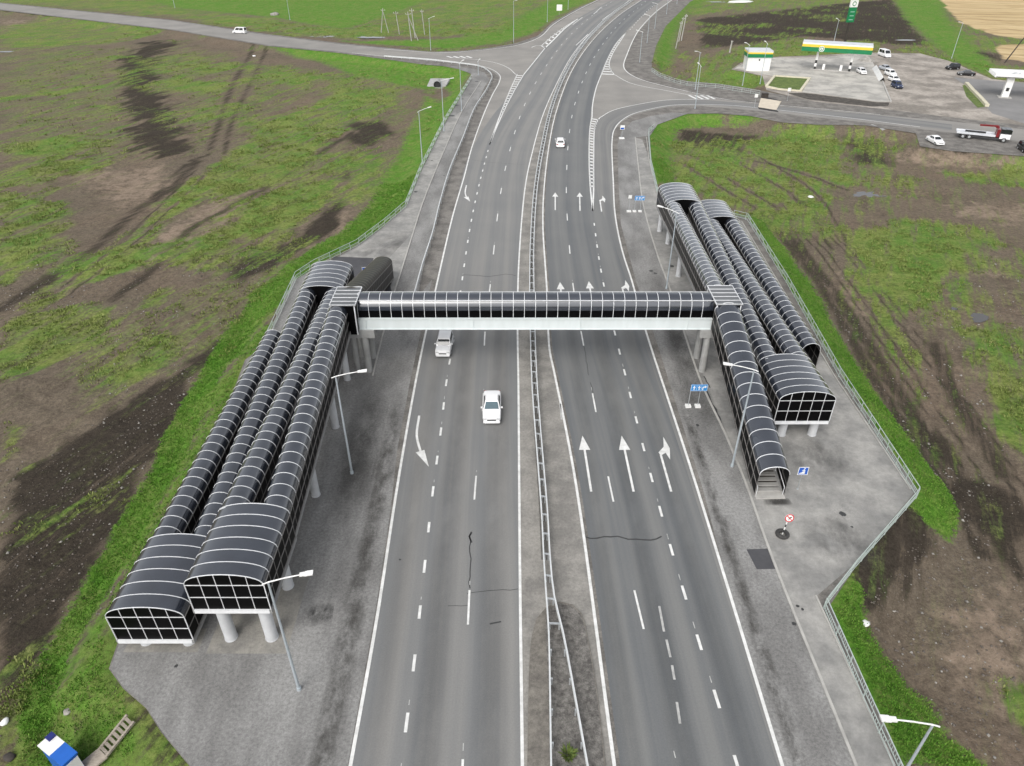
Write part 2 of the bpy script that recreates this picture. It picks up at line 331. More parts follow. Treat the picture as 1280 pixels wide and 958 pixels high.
WEED = [
 [(880,104),(915,88),(955,95),(960,113),(935,112)], [(330,410),(360,420),(342,440),(230,650),(160,800),(90,840),(150,715),(205,625),(275,480)],
 [(60,900),(90,850),(140,800),(158,868),(190,900),(240,965),(20,965),(35,930)],
 [(0,240),(80,252),(85,277),(60,304),(0,358)], [(27,371),(111,317),(188,270),(232,230),(275,225),(188,304),(161,337),(117,354),(34,388)],
 [(0,400),(145,365),(148,378),(121,422),(67,452),(0,480)], [(208,334),(235,314),(302,274),(330,234),(423,226),(403,250),(380,277),(285,300)],
 [(215,235),(279,195),(336,148),(430,112),(500,112),(500,130),(430,175),(370,208),(312,240)], [(0,45),(70,18),(215,40),(135,57),(33,62),(0,62)],
 [(0,515),(30,530),(25,560),(0,575)], [(165,385),(212,352),(205,375),(178,390)], [(20,560),(65,590),(50,600),(20,590)],
 [(0,3),(215,22),(336,41),(430,50),(640,45),(660,15),(690,-8),(540,0),(440,40),(330,25),(150,0),(0,-12)],
 [(956,220),(1038,228),(1030,263),(975,259)], [(1065,290),(1131,271),(1221,279),(1256,302),(1202,321),(1170,376),(1131,404),(1170,500),(1143,500),(1092,415),(1061,329)],
 [(1210,407),(1290,403),(1290,571),(1240,527)], [(937,168),(1045,161),(1051,201),(1065,228),(1018,240),(944,201)], [(840,205),(900,193),(1035,228),(1042,245),(950,262),(850,236)],
 [(858,104),(862,72),(900,70),(960,45),(1010,45),(1005,60),(1090,50),(1100,66),(960,74),(920,86),(896,104)], [(850,8),(925,2),(915,15),(870,22)],
 [(1098,845),(1150,860),(1200,930),(1180,935),(1130,880)], [(1040,700),(1090,705),(1100,735),(1075,750)], [(1180,215),(1290,208),(1290,232),(1240,228)],
 [(1185,30),(1215,58),(1290,70),(1290,40),(1240,50),(1205,42)], [(1180,74),(1240,98),(1290,100),(1290,84),(1230,80)], [(1250,850),(1290,870),(1290,920),(1260,900)],
 [(1085,150),(1000,150),(960,157),(1060,163)]]
DARK = [
 [(440,150),(475,150),(490,165),(470,185),(440,180),(425,260),(410,290),(330,330),(300,360),(290,330),(380,290),(430,240)],
 [(850,161),(944,168),(930,191),(850,181)], [(872,25),(1115,0),(1160,60),(1010,48),(880,62)], [(1070,706),(1146,634),(1158,663),(1160,700),(1105,745),(1082,780),(1070,755),(1055,727)],
 [(0,600),(60,560),(200,470),(290,420),(250,470),(170,610),(115,705),(50,820),(0,890)], [(183,890),(201,918),(240,965),(205,965),(180,915)], [(1100,840),(1140,860),(1130,890),(1098,860)],
 [(1150,185),(1290,197),(1290,205),(1190,200),(1140,195)], [(984,117),(1020,120),(1096,129),(1094,135),(1010,126)], [(1048,168),(1095,175),(1119,208),(1070,205)], [(1130,500),(1200,560),(1280,640),(1280,700),(1200,640)], [(1205,60),(1250,72),(1240,80),(1215,68)]]
SCAR = [[(188,54),(161,74),(154,104),(168,141),(188,191),(232,195),(215,155),(201,114),(188,87),(212,54)], [(1070,706),(1146,634),(1158,663),(1150,690),(1100,735),(1075,760),(1060,730)]]
PALE = [[(80,215),(200,205),(215,235),(150,260)], [(190,290),(260,250),(320,235),(290,280),(230,310),(170,340)], [(380,285),(440,250),(430,290),(395,305)], [(1182,251),(1290,255),(1290,282),(1210,271)], [(1241,318),(1272,337),(1230,350)],
 [(1160,760),(1290,700),(1290,900),(1220,900)], [(1050,330),(1075,390),(1060,380)], [(120,420),(160,405),(140,425)], [(0,25),(45,28),(30,38),(0,42)], [(1120,190),(1290,205),(1290,215),(1130,205)]]
STRAW = [[(1162,-10),(1290,-10),(1290,52),(1240,46),(1200,30)], [(1240,58),(1290,56),(1290,80),(1255,76)]]
TRACKS = [([(0,385),(50,350),(120,305),(165,265),(215,232),(245,200)],1.3), ([(140,372),(190,335),(240,285),(320,240),(400,190),(440,165)],1.1), ([(318,60),(290,110),(275,150),(262,185)],1.0), ([(335,62),(308,115),(290,150),(280,190)],.8),
 ([(945,262),(1010,330),(1085,455),(1150,560),(1230,690)],1.0), ([(985,290),(1045,360),(1110,460),(1190,580),(1280,720)],.9), ([(1170,430),(1200,500),(1255,590)],1.2), ([(900,190),(970,205),(1060,235)],.6)] + [([(935+a,262+b),(1000+a,330+b),(1075+a*1.3,452+b),(1140+a*1.5,560+b),(1215+a*1.6,690+b)],.28) for a, b in ((8,-6),(16,-2),(30,-10),(42,-8),(58,-16),(70,-12))] + [([(845+a,170+b),(900+a,200+b),(960+a,240+b),(1000+a,300+b)],.4) for a, b in ((0,30),(14,22),(40,10),(60,0))] + [([(70+a,360+b),(150+a,300+b),(245+a,210+b)],.3) for a, b in ((0,0),(-12,-8),(10,8))]
lw = lambda L, z=ZF: [ats(p, z) for p in L]
SCARW = lw(SCAR)
LUSHW, SOFTW, WEEDW, WSOFTW, DARKW, PALEW, STRAWW = map(lw, (LUSH, LUSH_SOFT, WEED, WEED_SOFT, DARK, PALE, STRAW)); TRACKW = [(smooth(ats(p, ZF), 3), wd) for p, wd in TRACKS]
_a, _b = np.array(at(0,190,ZF)), np.array(at(330,95,ZF)); STREAK = math.atan2(*(_b-_a)[::-1])
def cover(x, y):
    wob = (fbm(x/5, y/5, 4, 31)-.5)*5; far = np.clip(y/90, .7, 4)
    def msk(polys, fe, cap=9):
        far = np.clip(y/90, .7, min(cap, 4))
        m = np.zeros(x.shape)
        for p in polys:
            P = np.array(p); k = (x > P[:,0].min()-9*far) & (x < P[:,0].max()+9*far) & (y > P[:,1].min()-9*far) & (y < P[:,1].max()+9*far)
            if not k.any(): continue
            m[k] = np.maximum(m[k], np.clip(.5 + (sdist(x[k], y[k], p) + wob[k]*(.3 if fe < 1 else 1))/(2*fe*far[k]), 0, 1))
        return m
    lush = np.maximum(msk(LUSHW, .9), .46*msk(SOFTW, 2)); weed = np.maximum(msk(WEEDW, 1.1)*.80, msk(WSOFTW, 3)*.44); dark = msk(DARKW, 1.0, 2.4); 
    ca, sa = math.cos(STREAK), math.sin(STREAK); ru, rv = x*ca+y*sa, -x*sa+y*ca; rag = (fbm(ru/9, rv/1.1, 4, 8)-.5)*15 + wob*.6
    for p in SCARW:
        P = np.array(smooth(p + [p[0]], 3)); k = (x > P[:,0].min()-15) & (x < P[:,0].max()+15) & (y > P[:,1].min()-15) & (y < P[:,1].max()+15)
        if k.any(): dark[k] = np.maximum(dark[k], np.clip(.5+(sdist(x[k], y[k], P[:-1])+rag[k]*np.clip(y[k]/150, .35, 1))/5, 0, 1)*1.2)
    pale = msk(PALEW, 2)*.6; straw = msk(STRAWW, 1)
    for L, wd in TRACKW: dark = np.maximum(dark, np.clip(1.3 - ldist(x, y, L)/wd, 0, 1)*.75); weed = weed*(1-np.clip(1.4-ldist(x, y, L)/(wd*1.6), 0, 1)*.8)
    weed = weed*(1-np.minimum(.85*dark, .97)); lush = lush*(1-.8*np.minimum(dark, 1)*(lush < .6))
    n = fbm(x/14+40, y/14, 4, 77)
    weed = np.clip(weed*.85 + np.clip((n-.50)*3, 0, .5) + np.where((x > 28) & (y < 165) & (y > 48), .16, .06), 0, 1)
    farf = np.clip((y-330)/60, 0, 1); weed = np.maximum(weed, farf*.7*(1-np.minimum(dark, 1)))
    return lush, weed, dark, pale, straw

def axis(segs):
    out = []
    for a, b, st in segs: out += list(np.arange(a, b, st))
    return np.array(out + [segs[-1][1]])
GX = axis([(-3500,-900,300),(-900,-300,25),(-300,-130,4),(-130,-62,1),(-62,62,.42),(62,130,.9),(130,300,4),(300,900,25),(900,3500,300)])
GY = axis([(-60,8,4),(8,95,.36),(95,200,.8),(200,340,1.8),(340,520,5),(520,1200,40),(1200,6000,400)])
XX, YY = np.meshgrid(GX, GY); X, Y = XX.ravel(), YY.ravel()
Z, D = terrain(X, Y); Z = np.where(Y > 500, Z-.5, Z)
lush, weed, dark, pale, straw = cover(X, Y)
def np_mesh(name, verts, faces, attrs=None, mats=None):
    me = bpy.data.meshes.new(name); nf, k = faces.shape
    me.vertices.add(len(verts)); me.vertices.foreach_set('co', verts.astype(np.float32).ravel())
    me.loops.add(nf*k); me.loops.foreach_set('vertex_index', faces.astype(np.int32).ravel())
    me.polygons.add(nf); me.polygons.foreach_set('loop_start', np.arange(0, nf*k, k, dtype=np.int32))
    for a, v in (attrs or {}).items(): t = me.attributes.new(a, 'FLOAT', 'POINT'); t.data.foreach_set('value', v.astype(np.float32))
    me.materials.append(mats); me.update(calc_edges=True); me.validate(); o = bpy.data.objects.new(name, me); COL.objects.link(o); return o
nx, ny = len(GX), len(GY); idx = np.arange(nx*ny).reshape(ny, nx)
F = np.stack([idx[:-1,:-1], idx[:-1,1:], idx[1:,1:], idx[1:,:-1]], -1).reshape(-1, 4)
def terrain_mat():
    m = bpy.data.materials.new('field_ground'); m.use_nodes = True; t = m.node_tree; b = t.nodes['Principled BSDF']; b.inputs['Roughness'].default_value = .95; b.inputs['Specular IOR Level'].default_value = .15
    tc = N(t, 'ShaderNodeTexCoord'); lk = t.links.new
    def noise(sc_, d=6, r=.65, st=None, rot=0):
        n = N(t, 'ShaderNodeTexNoise', Scale=sc_, Detail=d, Roughness=r)
        if st:
            mp = N(t, 'ShaderNodeMapping'); mp.vector_type = 'TEXTURE'; mp.inputs['Scale'].default_value = (1/st[0], 1/st[1], 1); mp.inputs['Rotation'].default_value = (0,0,rot); lk(tc.outputs['Object'], mp.inputs[0]); lk(mp.outputs[0], n.inputs['Vector'])
        else: lk(tc.outputs['Object'], n.inputs['Vector'])
        return n.outputs[0]
    def ramp(v, stops):
        r = N(t, 'ShaderNodeValToRGB'); e = r.color_ramp.elements
        while len(e) < len(stops): e.new(.5)
        for k, (p, c) in enumerate(stops): e[k].position = p; e[k].color = (*c, 1)
        lk(v, r.inputs[0]); return r.outputs[0]
    def brk(attr, n, k, lo=.38, hi=.62):
        a = N(t, 'ShaderNodeAttribute'); a.attribute_name = attr
        s = N(t, 'ShaderNodeMath', operation='SUBTRACT'); lk(n, s.inputs[0]); s.inputs[1].default_value = .5
        q = N(t, 'ShaderNodeMath', operation='MULTIPLY_ADD'); lk(s.outputs[0], q.inputs[0]); q.inputs[1].default_value = k; lk(a.outputs['Fac'], q.inputs[2])
        g = N(t, 'ShaderNodeMapRange', interpolation_type='SMOOTHSTEP'); g.inputs[1].default_value = lo; g.inputs[2].default_value = hi; lk(q.outputs[0], g.inputs[0])
        z = N(t, 'ShaderNodeMath', operation='MULTIPLY'); h = N(t, 'ShaderNodeMapRange'); h.inputs[1].default_value = .02; h.inputs[2].default_value = .2; lk(a.outputs['Fac'], h.inputs[0]); lk(g.outputs[0], z.inputs[0]); lk(h.outputs[0], z.inputs[1]); return z.outputs[0]
    def mix(f, a, c):
        x = N(t, 'ShaderNodeMix', data_type='RGBA'); lk(f, x.inputs[0]); lk(a, x.inputs[6]); lk(c, x.inputs[7]); return x.outputs[2]
    big, mid, fin, tiny = noise(.07, 5), noise(.45, 8, .72), noise(1.9, 7, .8), noise(5, 4, .8); streak = noise(.5, 7, .72, (.16, 1.5, 1), STREAK)
    soil = mix(mid, ramp(fin, [(.32,(0.050,0.040,0.029)),(.48,(0.130,0.106,0.078)),(.7,(0.260,0.215,0.162))]), ramp(tiny, [(.36,(0.083,0.067,0.050)),(.64,(0.203,0.164,0.123))]))
    soil = mix(ramp(big, [(.42,(0,0,0)),(.62,(0.780,0.742,0.675))]), soil, ramp(fin, [(.32,(0.088,0.066,0.048)),(.68,(0.250,0.191,0.141))]))
    soil = mix(ramp(noise(.28, 7, .75), [(.5,(0,0,0)),(.64,(0.572,0.544,0.495))]), soil, ramp(tiny, [(.35,(0.035,0.029,0.022)),(.68,(0.120,0.097,0.072))]))
    col = mix(brk('pale', mid, 3.0, .2, .8), soil, ramp(fin, [(.3,(0.166,0.129,0.095)),(.7,(0.322,0.250,0.189))]))
    dq = N(t, 'ShaderNodeMath', operation='MULTIPLY_ADD'); lk(streak, dq.inputs[0]); dq.inputs[1].default_value = .6; dq2 = N(t, 'ShaderNodeMath', operation='MULTIPLY'); lk(fin, dq2.inputs[0]); dq2.inputs[1].default_value = .4; lk(dq2.outputs[0], dq.inputs[2])
    col = mix(brk('dark', dq.outputs[0], 4.5, .1, .9), col, mix(mid, ramp(fin, [(.34,(0.015,0.012,0.009)),(.66,(0.078,0.063,0.048))]), ramp(tiny, [(.36,(0.018,0.015,0.011)),(.66,(0.073,0.059,0.045))])))
    wd = ramp(fin, [(.32,(.062,.085,.018)),(.45,(.135,.175,.042)),(.58,(.205,.24,.068)),(.72,(.29,.29,.125))])
    wd = mix(ramp(noise(.16, 6, .7), [(.42,(0,0,0)),(.6,(1,1,1))]), wd, ramp(fin, [(.3,(.045,.095,.016)),(.5,(.10,.19,.032)),(.72,(.19,.26,.07))]))
    q = N(t, 'ShaderNodeMath', operation='MULTIPLY_ADD'); lk(streak, q.inputs[0]); q.inputs[1].default_value = .7; q2 = N(t, 'ShaderNodeMath', operation='MULTIPLY'); lk(fin, q2.inputs[0]); q2.inputs[1].default_value = .3; lk(q2.outputs[0], q.inputs[2])
    col = mix(brk('weed', q.outputs[0], 5.0, .15, .95), col, wd)
    lc = mix(ramp(mid, [(.42,(0,0,0)),(.6,(1,1,1))]), ramp(fin, [(.28,(.038,.11,.012)),(.5,(.080,.20,.020)),(.74,(.15,.28,.042))]), ramp(fin, [(.28,(.070,.115,.024)),(.5,(.14,.205,.045)),(.74,(.225,.27,.085))]))
    col = mix(brk('lush', fin, 3.4, .1, .75), col, lc)
    col = mix(brk('straw', mid, .4), col, ramp(noise(.25, 6, .7, (.1,1.6,1), R(-12)), [(.35,(.30,.21,.10)),(.5,(.50,.38,.21)),(.7,(.60,.48,.29))]))
    lk(col, b.inputs['Base Color'])
    bp = N(t, 'ShaderNodeBump', Strength=.8, Distance=.3); lk(fin, bp.inputs['Height']); lk(bp.outputs[0], b.inputs['Normal'])
    return m
ground = struct(np_mesh('ground', np.stack([X, Y, Z], 1), F, dict(lush=lush, weed=weed, dark=dark, pale=pale, straw=straw), terrain_mat()))
ground.data.polygons.foreach_set('use_smooth', [True]*len(ground.data.polygons))
def gz(x, y): return float(terrain(np.array([x], float), np.array([y], float))[0][0])

# ---------------------------------------------------------------- paved sheets
def sheet(name, m, pts, z): b = MB(); b.poly(pts, z); return struct(b.build(name, m))
def skirt(name, m, pts, z0, z1):
    b = MB(); n = len(pts)
    for i in range(n):
        p, q = pts[i], pts[(i+1) % n]; b.quad((p[0],p[1],z0),(q[0],q[1],z0),(q[0],q[1],z1),(p[0],p[1],z1))
    return struct(b.build(name, m))
sheet('shoulder', M['shoulder'], MAIN, 0.0)
sheet('station_lot', M['lot'], LOT, -.004)
# asphalt of the junctions and side roads
SIDE_T = ats([(-400,-29),(0,4.5),(215,26),(336,44.5),(430,56),(487,61),(540,66),(580,65),(616,62),(648,57),(673,48.5),(692,32),(720,14.5),(760,-4),(830,-30)])
SIDE_B = ats([(587,192),(604,141),(614.5,118),(622.8,104),(623.8,96),(614.7,89),(606,84.5),(574,80),(540,76.5),(480,71.5),(420,64.5),(336,56.5),(215,37),(0,12),(-400,-21)])
sheet('side_road', M['asphalt_j'], SIDE_T + ats([(790,0),(700,60),(660,110),(640,145),(618,180)]) + SIDE_B, .010)
sheet('side_road', M['asphalt_j'], ats([(720,200),(742,120),(760,70),(800,10),(830,-8),(850,-12),(840,1),(820,16),(800,37),(792,48.5),(783.5,68),(779,82),(781,88.5),(790,95.5),(805,102),(825,107.5),(860,115.5),(904,125),(948,130.5),(1020,137),(1100,144),(1180,151),(1300,164),(1500,184),(1500,200),(1300,180),(1180,165),(1080,153),(1020,147),(960,140),(900,134.5),(869,132.5),(839,133.5),(814,138),(791.4,144),(776.4,153),(767,164),(764.5,178),(765,210),(766,240)]), .010)
# carriageways
def up(pts, d=160): return ext1(ext0(ats(pts), 10), d)
LL = [(438,958),(470,780),(498,600),(524,455),(545,360),(566,270),(588,190),(612,150),(636,120),(655,93),(681,60),(720,25),(765,0)]
LR = [(653,958),(650,720),(648,480),(647,411),(648.4,331),(656.8,231.8),(665.2,191.5),(678.6,144.4),(695.4,105.8),(715.6,68.9),(742.5,37),(782.8,3.4)]
RL = [(768,958),(719,600),(692,462),(687,438),(683.7,364),(678.6,280),(680.3,233),(687,178),(695.4,139.4),(715.6,87.3),(742.5,48.7),(772.7,20.2),(799.6,1.7)]
RR = [(978,958),(868,600),(806,410),(790,352),(779.6,320),(772.7,291.5),(768.3,262.7),(766.5,225),(765,180),(758,150),(749,120),(756,92),(765,67),(783,40),(815,10),(826,2)]
sheetL = ribbon('carriageway', M['asphalt_l'], up(LL), up(LR), .014)
RRd = [(972,958),(862,600),(800,410),(784,352),(773,320),(763,290),(752,262),(742,215),(738,180),(738,150),(742,122),(752,92),(764,65),(782,40),(815,10),(826,2)]
sheetR = ribbon('carriageway', M['asphalt_r'], [tuple(np.array(p)+(.35,0)) for p in up(RL)], up(RRd), .018)
MED_A, MED_B = up(LR), up(RL)
sheet('median_strip', M['median'], [tuple(p) for p in smooth(MED_A, 3)] + [tuple(p) for p in smooth(MED_B, 3)][::-1], .009)
ex = [(978,958),(868,600),(806,410),(790,352),(779.6,320),(772.7,291.5),(768.3,262.7),(766.5,225),(765.7,210),(765,177.7)]
ribbon('carriageway', M['asphalt_e'], ext0(ats([(950,958),(840,600),(780,410),(764,352),(752,310),(747,285),(744,262),(743,225),(742.5,180),(743,160),(749.6,148),(767,138.4),(795,131.6),(832.8,125.8),(869,125),(914,128),(1020,138),(1100,145),(1190,156)]), 10), ext0(ats([(978,958),(868,600),(806,410),(790,352),(779.6,320),(772.7,291.5),(768.3,262.7),(766.5,225),(765.5,190),(767,165),(776.4,152.2),(791.4,143.4),(814,137.2),(839,132.8),(869,131.5),(914,132.8),(1020,144),(1100,152.5),(1190,163)]), 10), .014, 260)
# aprons and footpaths
APR_L = ext0(ats([(445,900),(470,760),(488,640),(497,560),(512,480),(528,405),(540,350)]), 14)
sheet('left_apron', M['apron'], [tuple(p) for p in APR_L] + ats([(522,372),(530,330),(550,255),(575,180),(592,138),(606,108),(612,100),(606,91),(590,86),(560,82),(588,92),(590,97),(576,121),(556,154),(545,176),(527,212),(508,258),(480,283),(445,309),(390,337),(366,352),(330,432)]) + [(-29.2,66),(-27.4,50),(-27.1,34)] + ats([(150,802),(138,836),(155,860),(184,885),(202,914),(238,957)]) + [(-12.2,12)], .006)
sheet('concrete_pad', M['pad'], [(-20.6,29.2),(-15.2,29.2),(-15.2,36),(-20.6,36)], .011)
sheet('concrete_pad', M['pad'], [(-26.2,29.3),(-21.2,29.3),(-21.2,31.2),(-26.2,31.2)], .011)
sheet('footpath', M['concrete_path'], ats([(517,290),(530,250),(555,189),(567.7,160),(577.7,139),(560,150),(546,176),(528,212),(509,259),(481,284),(446,310),(400,334),(440,372),(492,368)]), .012)
APR_R = [(955,900),(878,610),(820,425),(795,352),(784,310),(776,280),(773,225),(772,180),(776,166),(790,152),(815,145),(840,141),(860,142),(822,156),(812.5,170)]
kr = [(1070,958),(966,700),(930.6,601),(905,540),(877,480),(850,400),(835,355),(822,320),(804,256),(797.5,205),(794,172)]
sheet('right_apron', M['apron'], ext0(ats(APR_R), 14) + ats(kr)[::-1] + [tuple(2*np.array(at(*kr[0]))-np.array(at(*kr[1]))*1.0)], .006)
sheet('right_footpath', M['concrete_path'], ext0(ats(kr), 10) + ats([(803,175),(813,202),(823,241),(879,259),(916,269),(927,277),(1044,472),(1145,613),(1068,705),(1021,745),(1118,958)]) + [(22.4,12.5)], .007)
sheet('asphalt_patch', M['patch'], ats([(467,323),(418,321),(400,345),(440,375),(490,366),(486,352),(460,348)]), .016)
sheet('asphalt_patch', M['patch'], ats([(933,687),(960,686),(969,711.5),(946,712)]), .012)
sheet('station_slab', M['slab'], ats([(918,86),(932,78),(963,72.5),(1015,73),(1080,67.5),(1090,76),(1103,102),(1113,127.5),(1096,127),(1020,117),(1002.5,115.5),(1012,98),(968,95.5),(955,93)]), .012)
sheet('soil_verge', M['verge'], ats([(984,116.8),(1003,116.2),(1020,118),(1096,128),(1112,128.5),(1110,133),(1090,133.5),(1010,124.5)]), .016)
sheet('grass_island', M['grass_bed'], ats([(1203,107),(1208,106),(1224,123),(1232.5,133.5),(1222,135),(1208,121)]), .016)
sheet('planter_bed', M['grass_bed'], ats([(959,108.3),(969,96),(1011,98.8),(1000,114),(974,112.2)]), .02)
sheet('station_asphalt', mat('station_asphalt', (.24,.235,.23), (.17,.168,.165), .1, .9, fine=.1), ats([(1192,97),(1240,101),(1330,108),(1330,170),(1240,142),(1214,112)]), .006)
# raised gravel median
med = smooth(ext0(ats([(659,958),(661,850),(664,800),(670,775),(683,760),(700,753),(716,757),(727,768),(735,800),(744,850),(751,905),(757,958)]), 8), 1) ; med.append(np.array((5.4,12)))
b = MB(); b.poly([tuple(p) for p in med], .1); gm = struct(b.build('gravel_median', mat('median_sand', (.20,.185,.16), (.12,.11,.097), .9, .95, fine=.25)))
b = MB(); b.poly([tuple(p) for p in smooth(ext0(ats([(687,958),(685,850),(682,780),(686,764),(700,755),(715,759),(726,770),(734,801),(743,851),(750,906),(755,958)]), 8), 1)], .106); struct(b.build('median_gravel', M['gravel'])); skirt('gravel_median_edge', M['gravel'], [tuple(p) for p in med], 0, .1)

# ---------------------------------------------------------------- painted markings
mk = MB(); wk = MB()
ZM = .026
def line(px, wd=.2, d0=10, d1=0, raw=None):
    L = raw or ats(px); L = ext0(L, d0) if d0 else L; L = ext1(L, d1) if d1 else L; mk.strip(smooth(L, 1.2), wd, ZM)
def dashes(px, length, period, phase, wd=.13, worn=.0, d0=10, y0=None, y1=None, d1=0):
    L = ext0(ats(px), d0) if d0 else ats(px); L = ext1(L, d1) if d1 else L; L = smooth(L, .7); S = arclen(L); d = phase
    while d < S[-1] - length:
        p, u = along(L, d, S); e = length*random.uniform(.9, 1.02); q, _ = along(L, d+e, S); m_, _ = along(L, d+e/2, S); mk.strip([p, m_, q], wd, ZM)
        if random.random() < worn:                                  # worn remains of an older dash
            a, _ = along(L, d+e+.5, S); c, _ = along(L, d+e+.5+random.uniform(.2,.6), S); wk.strip([a, c], .06, ZM)
        d += period
line(LL[:6] + [(580,222),(590,184),(606,140),(616,118),(624,103),(625,95),(614.7,87),(598,82),(560,78),(500,72.5),(440,66.5)], .22)
line(LR, .2, d1=160); line(RL, .22, d1=160)
line(RR[:8] + [(765.7,210),(765,177.7),(767.6,162.7),(776.4,151.4),(791.4,142.6),(814,136.4),(839,132),(869,130.7),(914,132),(946,135),(1020,143),(1080,150),(1150,159)], .22)
line([(860,114.7),(825,106.5),(805,101),(790,94.6),(781.5,87.7),(779.6,81.5),(784,67.7),(792.7,47.6),(800,36),(820,15),(840,0)][::-1], .3, d0=60)
line([(860,114.7),(904,124),(947.7,129.5),(1020,136),(1100,143.5)], .22, 0)
line([(480,62),(560,66),(591,63.7),(616.4,61.4),(647.7,56.4),(672.8,47.6),(691.6,31),(720,13.8),(752,-2)], .3, 0, 120)
line([(655,93),(668,77),(681.6,60)], .3, 0); line([(681.6,60),(692,50),(706,36),(722,24)], .55, 0)
line([(644.6,93.4),(635,85),(620,79),(601,75.5),(585,73.8),(560,71.5)], .22, 0); line([(664.6,59.5),(670,57.5),(677,57.2),(681.6,60)], .3, 0); line([(677,57.2),(690,46),(706,34),(720,25)], .3, 0)
line([(612,181),(620,158),(635,119),(646.5,93)], .25, 0); line([(612,181),(624,152),(640,119),(655,93)], .25, 0)
line([(741,264),(738,235),(736.4,200),(737.5,160),(740,146.4)], .25, 0); line([(741,264),(742,235),(742,200),(742.8,165),(744.5,155),(749.4,147.7)], .25, 0)
line([(740,146.4),(740.7,131.4),(745,111),(752,92.5)], .25, 0); line([(749.4,147.7),(767,138),(795,131.3),(832.8,125.5),(869,124.4),(886,124.6)], .22, 0)
line([(752,92.7),(757,80),(762.7,67.7),(770,55),(782.7,40.7)], .3, 0); line([(767.7,93.4),(763,87),(761.5,80),(766,67),(774,54),(782.7,40.7)], .3, 0)
line([(767.7,93.4),(787.7,104),(807.8,109),(830,113),(860,118.5),(887,122)], .22, 0)
def hatch(A, B, n, wd=.45, start=.06, end=.97):
    A, B = smooth(ats(A), .7), smooth(ats(B), .7); SA, SB = arclen(A), arclen(B)
    for k in range(n):
        f = start + (end-start)*k/(n-1); a, _ = along(A, SA[-1]*f, SA); c, _ = along(B, SB[-1]*f, SB)
        if np.linalg.norm(a-c) > .45: mk.strip([a, c], wd, ZM)
hatch([(612,181),(620,158),(635,119),(646.5,93)], [(612,181),(624,152),(640,119),(655,93)], 20, .9, .22)
hatch([(741,264),(738,235),(736.4,200),(737.5,160),(740,146.4)], [(741,264),(742,235),(742,200),(742.8,165),(749.4,147.7)], 24, .8, .2)
hatch([(752,92.7),(757,80),(762.7,67.7),(770,55),(782.7,40.7)], [(767.7,93.4),(761.5,80),(766,67),(774,54),(782.7,40.7)], 18, 1.3, 0, .8)
hatch([(681.6,60),(692,48),(706,35)], [(677,57.2),(690,45),(706,33.5)], 7, 1.0, 0, .9)
for k in range(4): mk.strip(ats([(556+8*k+3, 70.6),(556+8*k+9.5, 72.6)]), .9, ZM)
for k in range(4): mk.strip(ats([(861+7.5*k, 119.4),(871+7.5*k, 124.2)]), .7, ZM)
D2 = [(582,860),(586,757),(594,610),(604,505),(606,420),(613,355),(622.8,262.7),(628.5,226.4),(635.4,195.7),(649.8,146.5),(666.6,109),(693.4,67.5),(711.6,45.3),(740,20),(765,2)]
D1 = [(505,930),(518,826),(541,615),(550.7,542),(558,478),(569,412),(576,362),(588.8,278),(599.7,228),(612,181)]
DA = [(846,955),(798.6,762),(764,614.5),(743,505),(728,424),(716.6,359),(711.6,307),(708.5,262),(708,228),(711.2,170.6),(719,128.7),(737.4,81.3),(759.3,47.4),(775.4,28.9),(800,8)]
DB = [(916,939),(872,797),(838.5,685),(804.3,559.8),(780.8,466),(768.3,415.8),(754,353),(747.8,317.8),(742,274)]
L2 = smooth(ext0(ats(D2), 10), .7); S2 = arclen(L2)
dashes(D2, 3.3, 12.5, (33.15-1.65 - L2[0][1]) % 12.5, .15, .6, d1=120)
La = smooth(ext0(ats(DA), 10), .7); dashes(DA, 3.3, 12.62, (32.8-1.65-La[0][1]) % 12.6, .15, .6, d1=100)
L1 = smooth(ext0(ats(D1), 10), .7); dashes(D1, 1.25, 4.13, (44.98-.6-L1[0][1]) % 4.13, .2, .7)
Lb = smooth(ext0(ats(DB), 10), .7); dashes(DB, 1.25, 4.18, (46.81-.6-Lb[0][1]) % 4.18, .2, .7)
for pts in ([(720,57),(735,43)], [(716,31),(728,22)], [(753,25),(764,17)], [(742,18),(752,9)]): mk.strip(ats(pts), .3, ZM)
dashes([(787,38),(806,17),(822,3)], 2, 6, 1, .3, 0, 0)
def arrow(tail, tip, hw=.52, head=2.1, sw=.2):
    a, b_ = np.array(tail), np.array(tip); u = (b_-a)/np.linalg.norm(b_-a); n = np.array((-u[1], u[0])); k = b_-u*head
    mk.poly([tuple(a+n*sw/2), tuple(a-n*sw/2), tuple(k-n*sw/2), tuple(k-n*hw), tuple(b_), tuple(k+n*hw), tuple(k+n*sw/2)], ZM)
for t, p in (((739,615),(728,545)), ((792,615),(777,545)), ((694,263),(694,241)), ((725,264),(724.5,241)), ((703,382),(700,353)), ((741,382),(736,352))): arrow(at(*t), at(*p))
def turn(x, y, dx=0):                                               # straight arrow bending to the right
    mk.strip([(x, y), (x-.05+dx, y+4.85)], .2, ZM); u = np.array((x+dx, y)); o_ = np.array(at(839,615)) - np.array((0, 0))
    mk.poly([tuple(np.array(at(*p)) - o_ + u) for p in ((823,566),(829.5,559),(829,546.5),(837.2,561),(837.6,575),(832,566.5),(826,570))], ZM+.003)
turn(*at(839,615)); turn(*at(752,265), .3); turn(*at(784,384), .1)
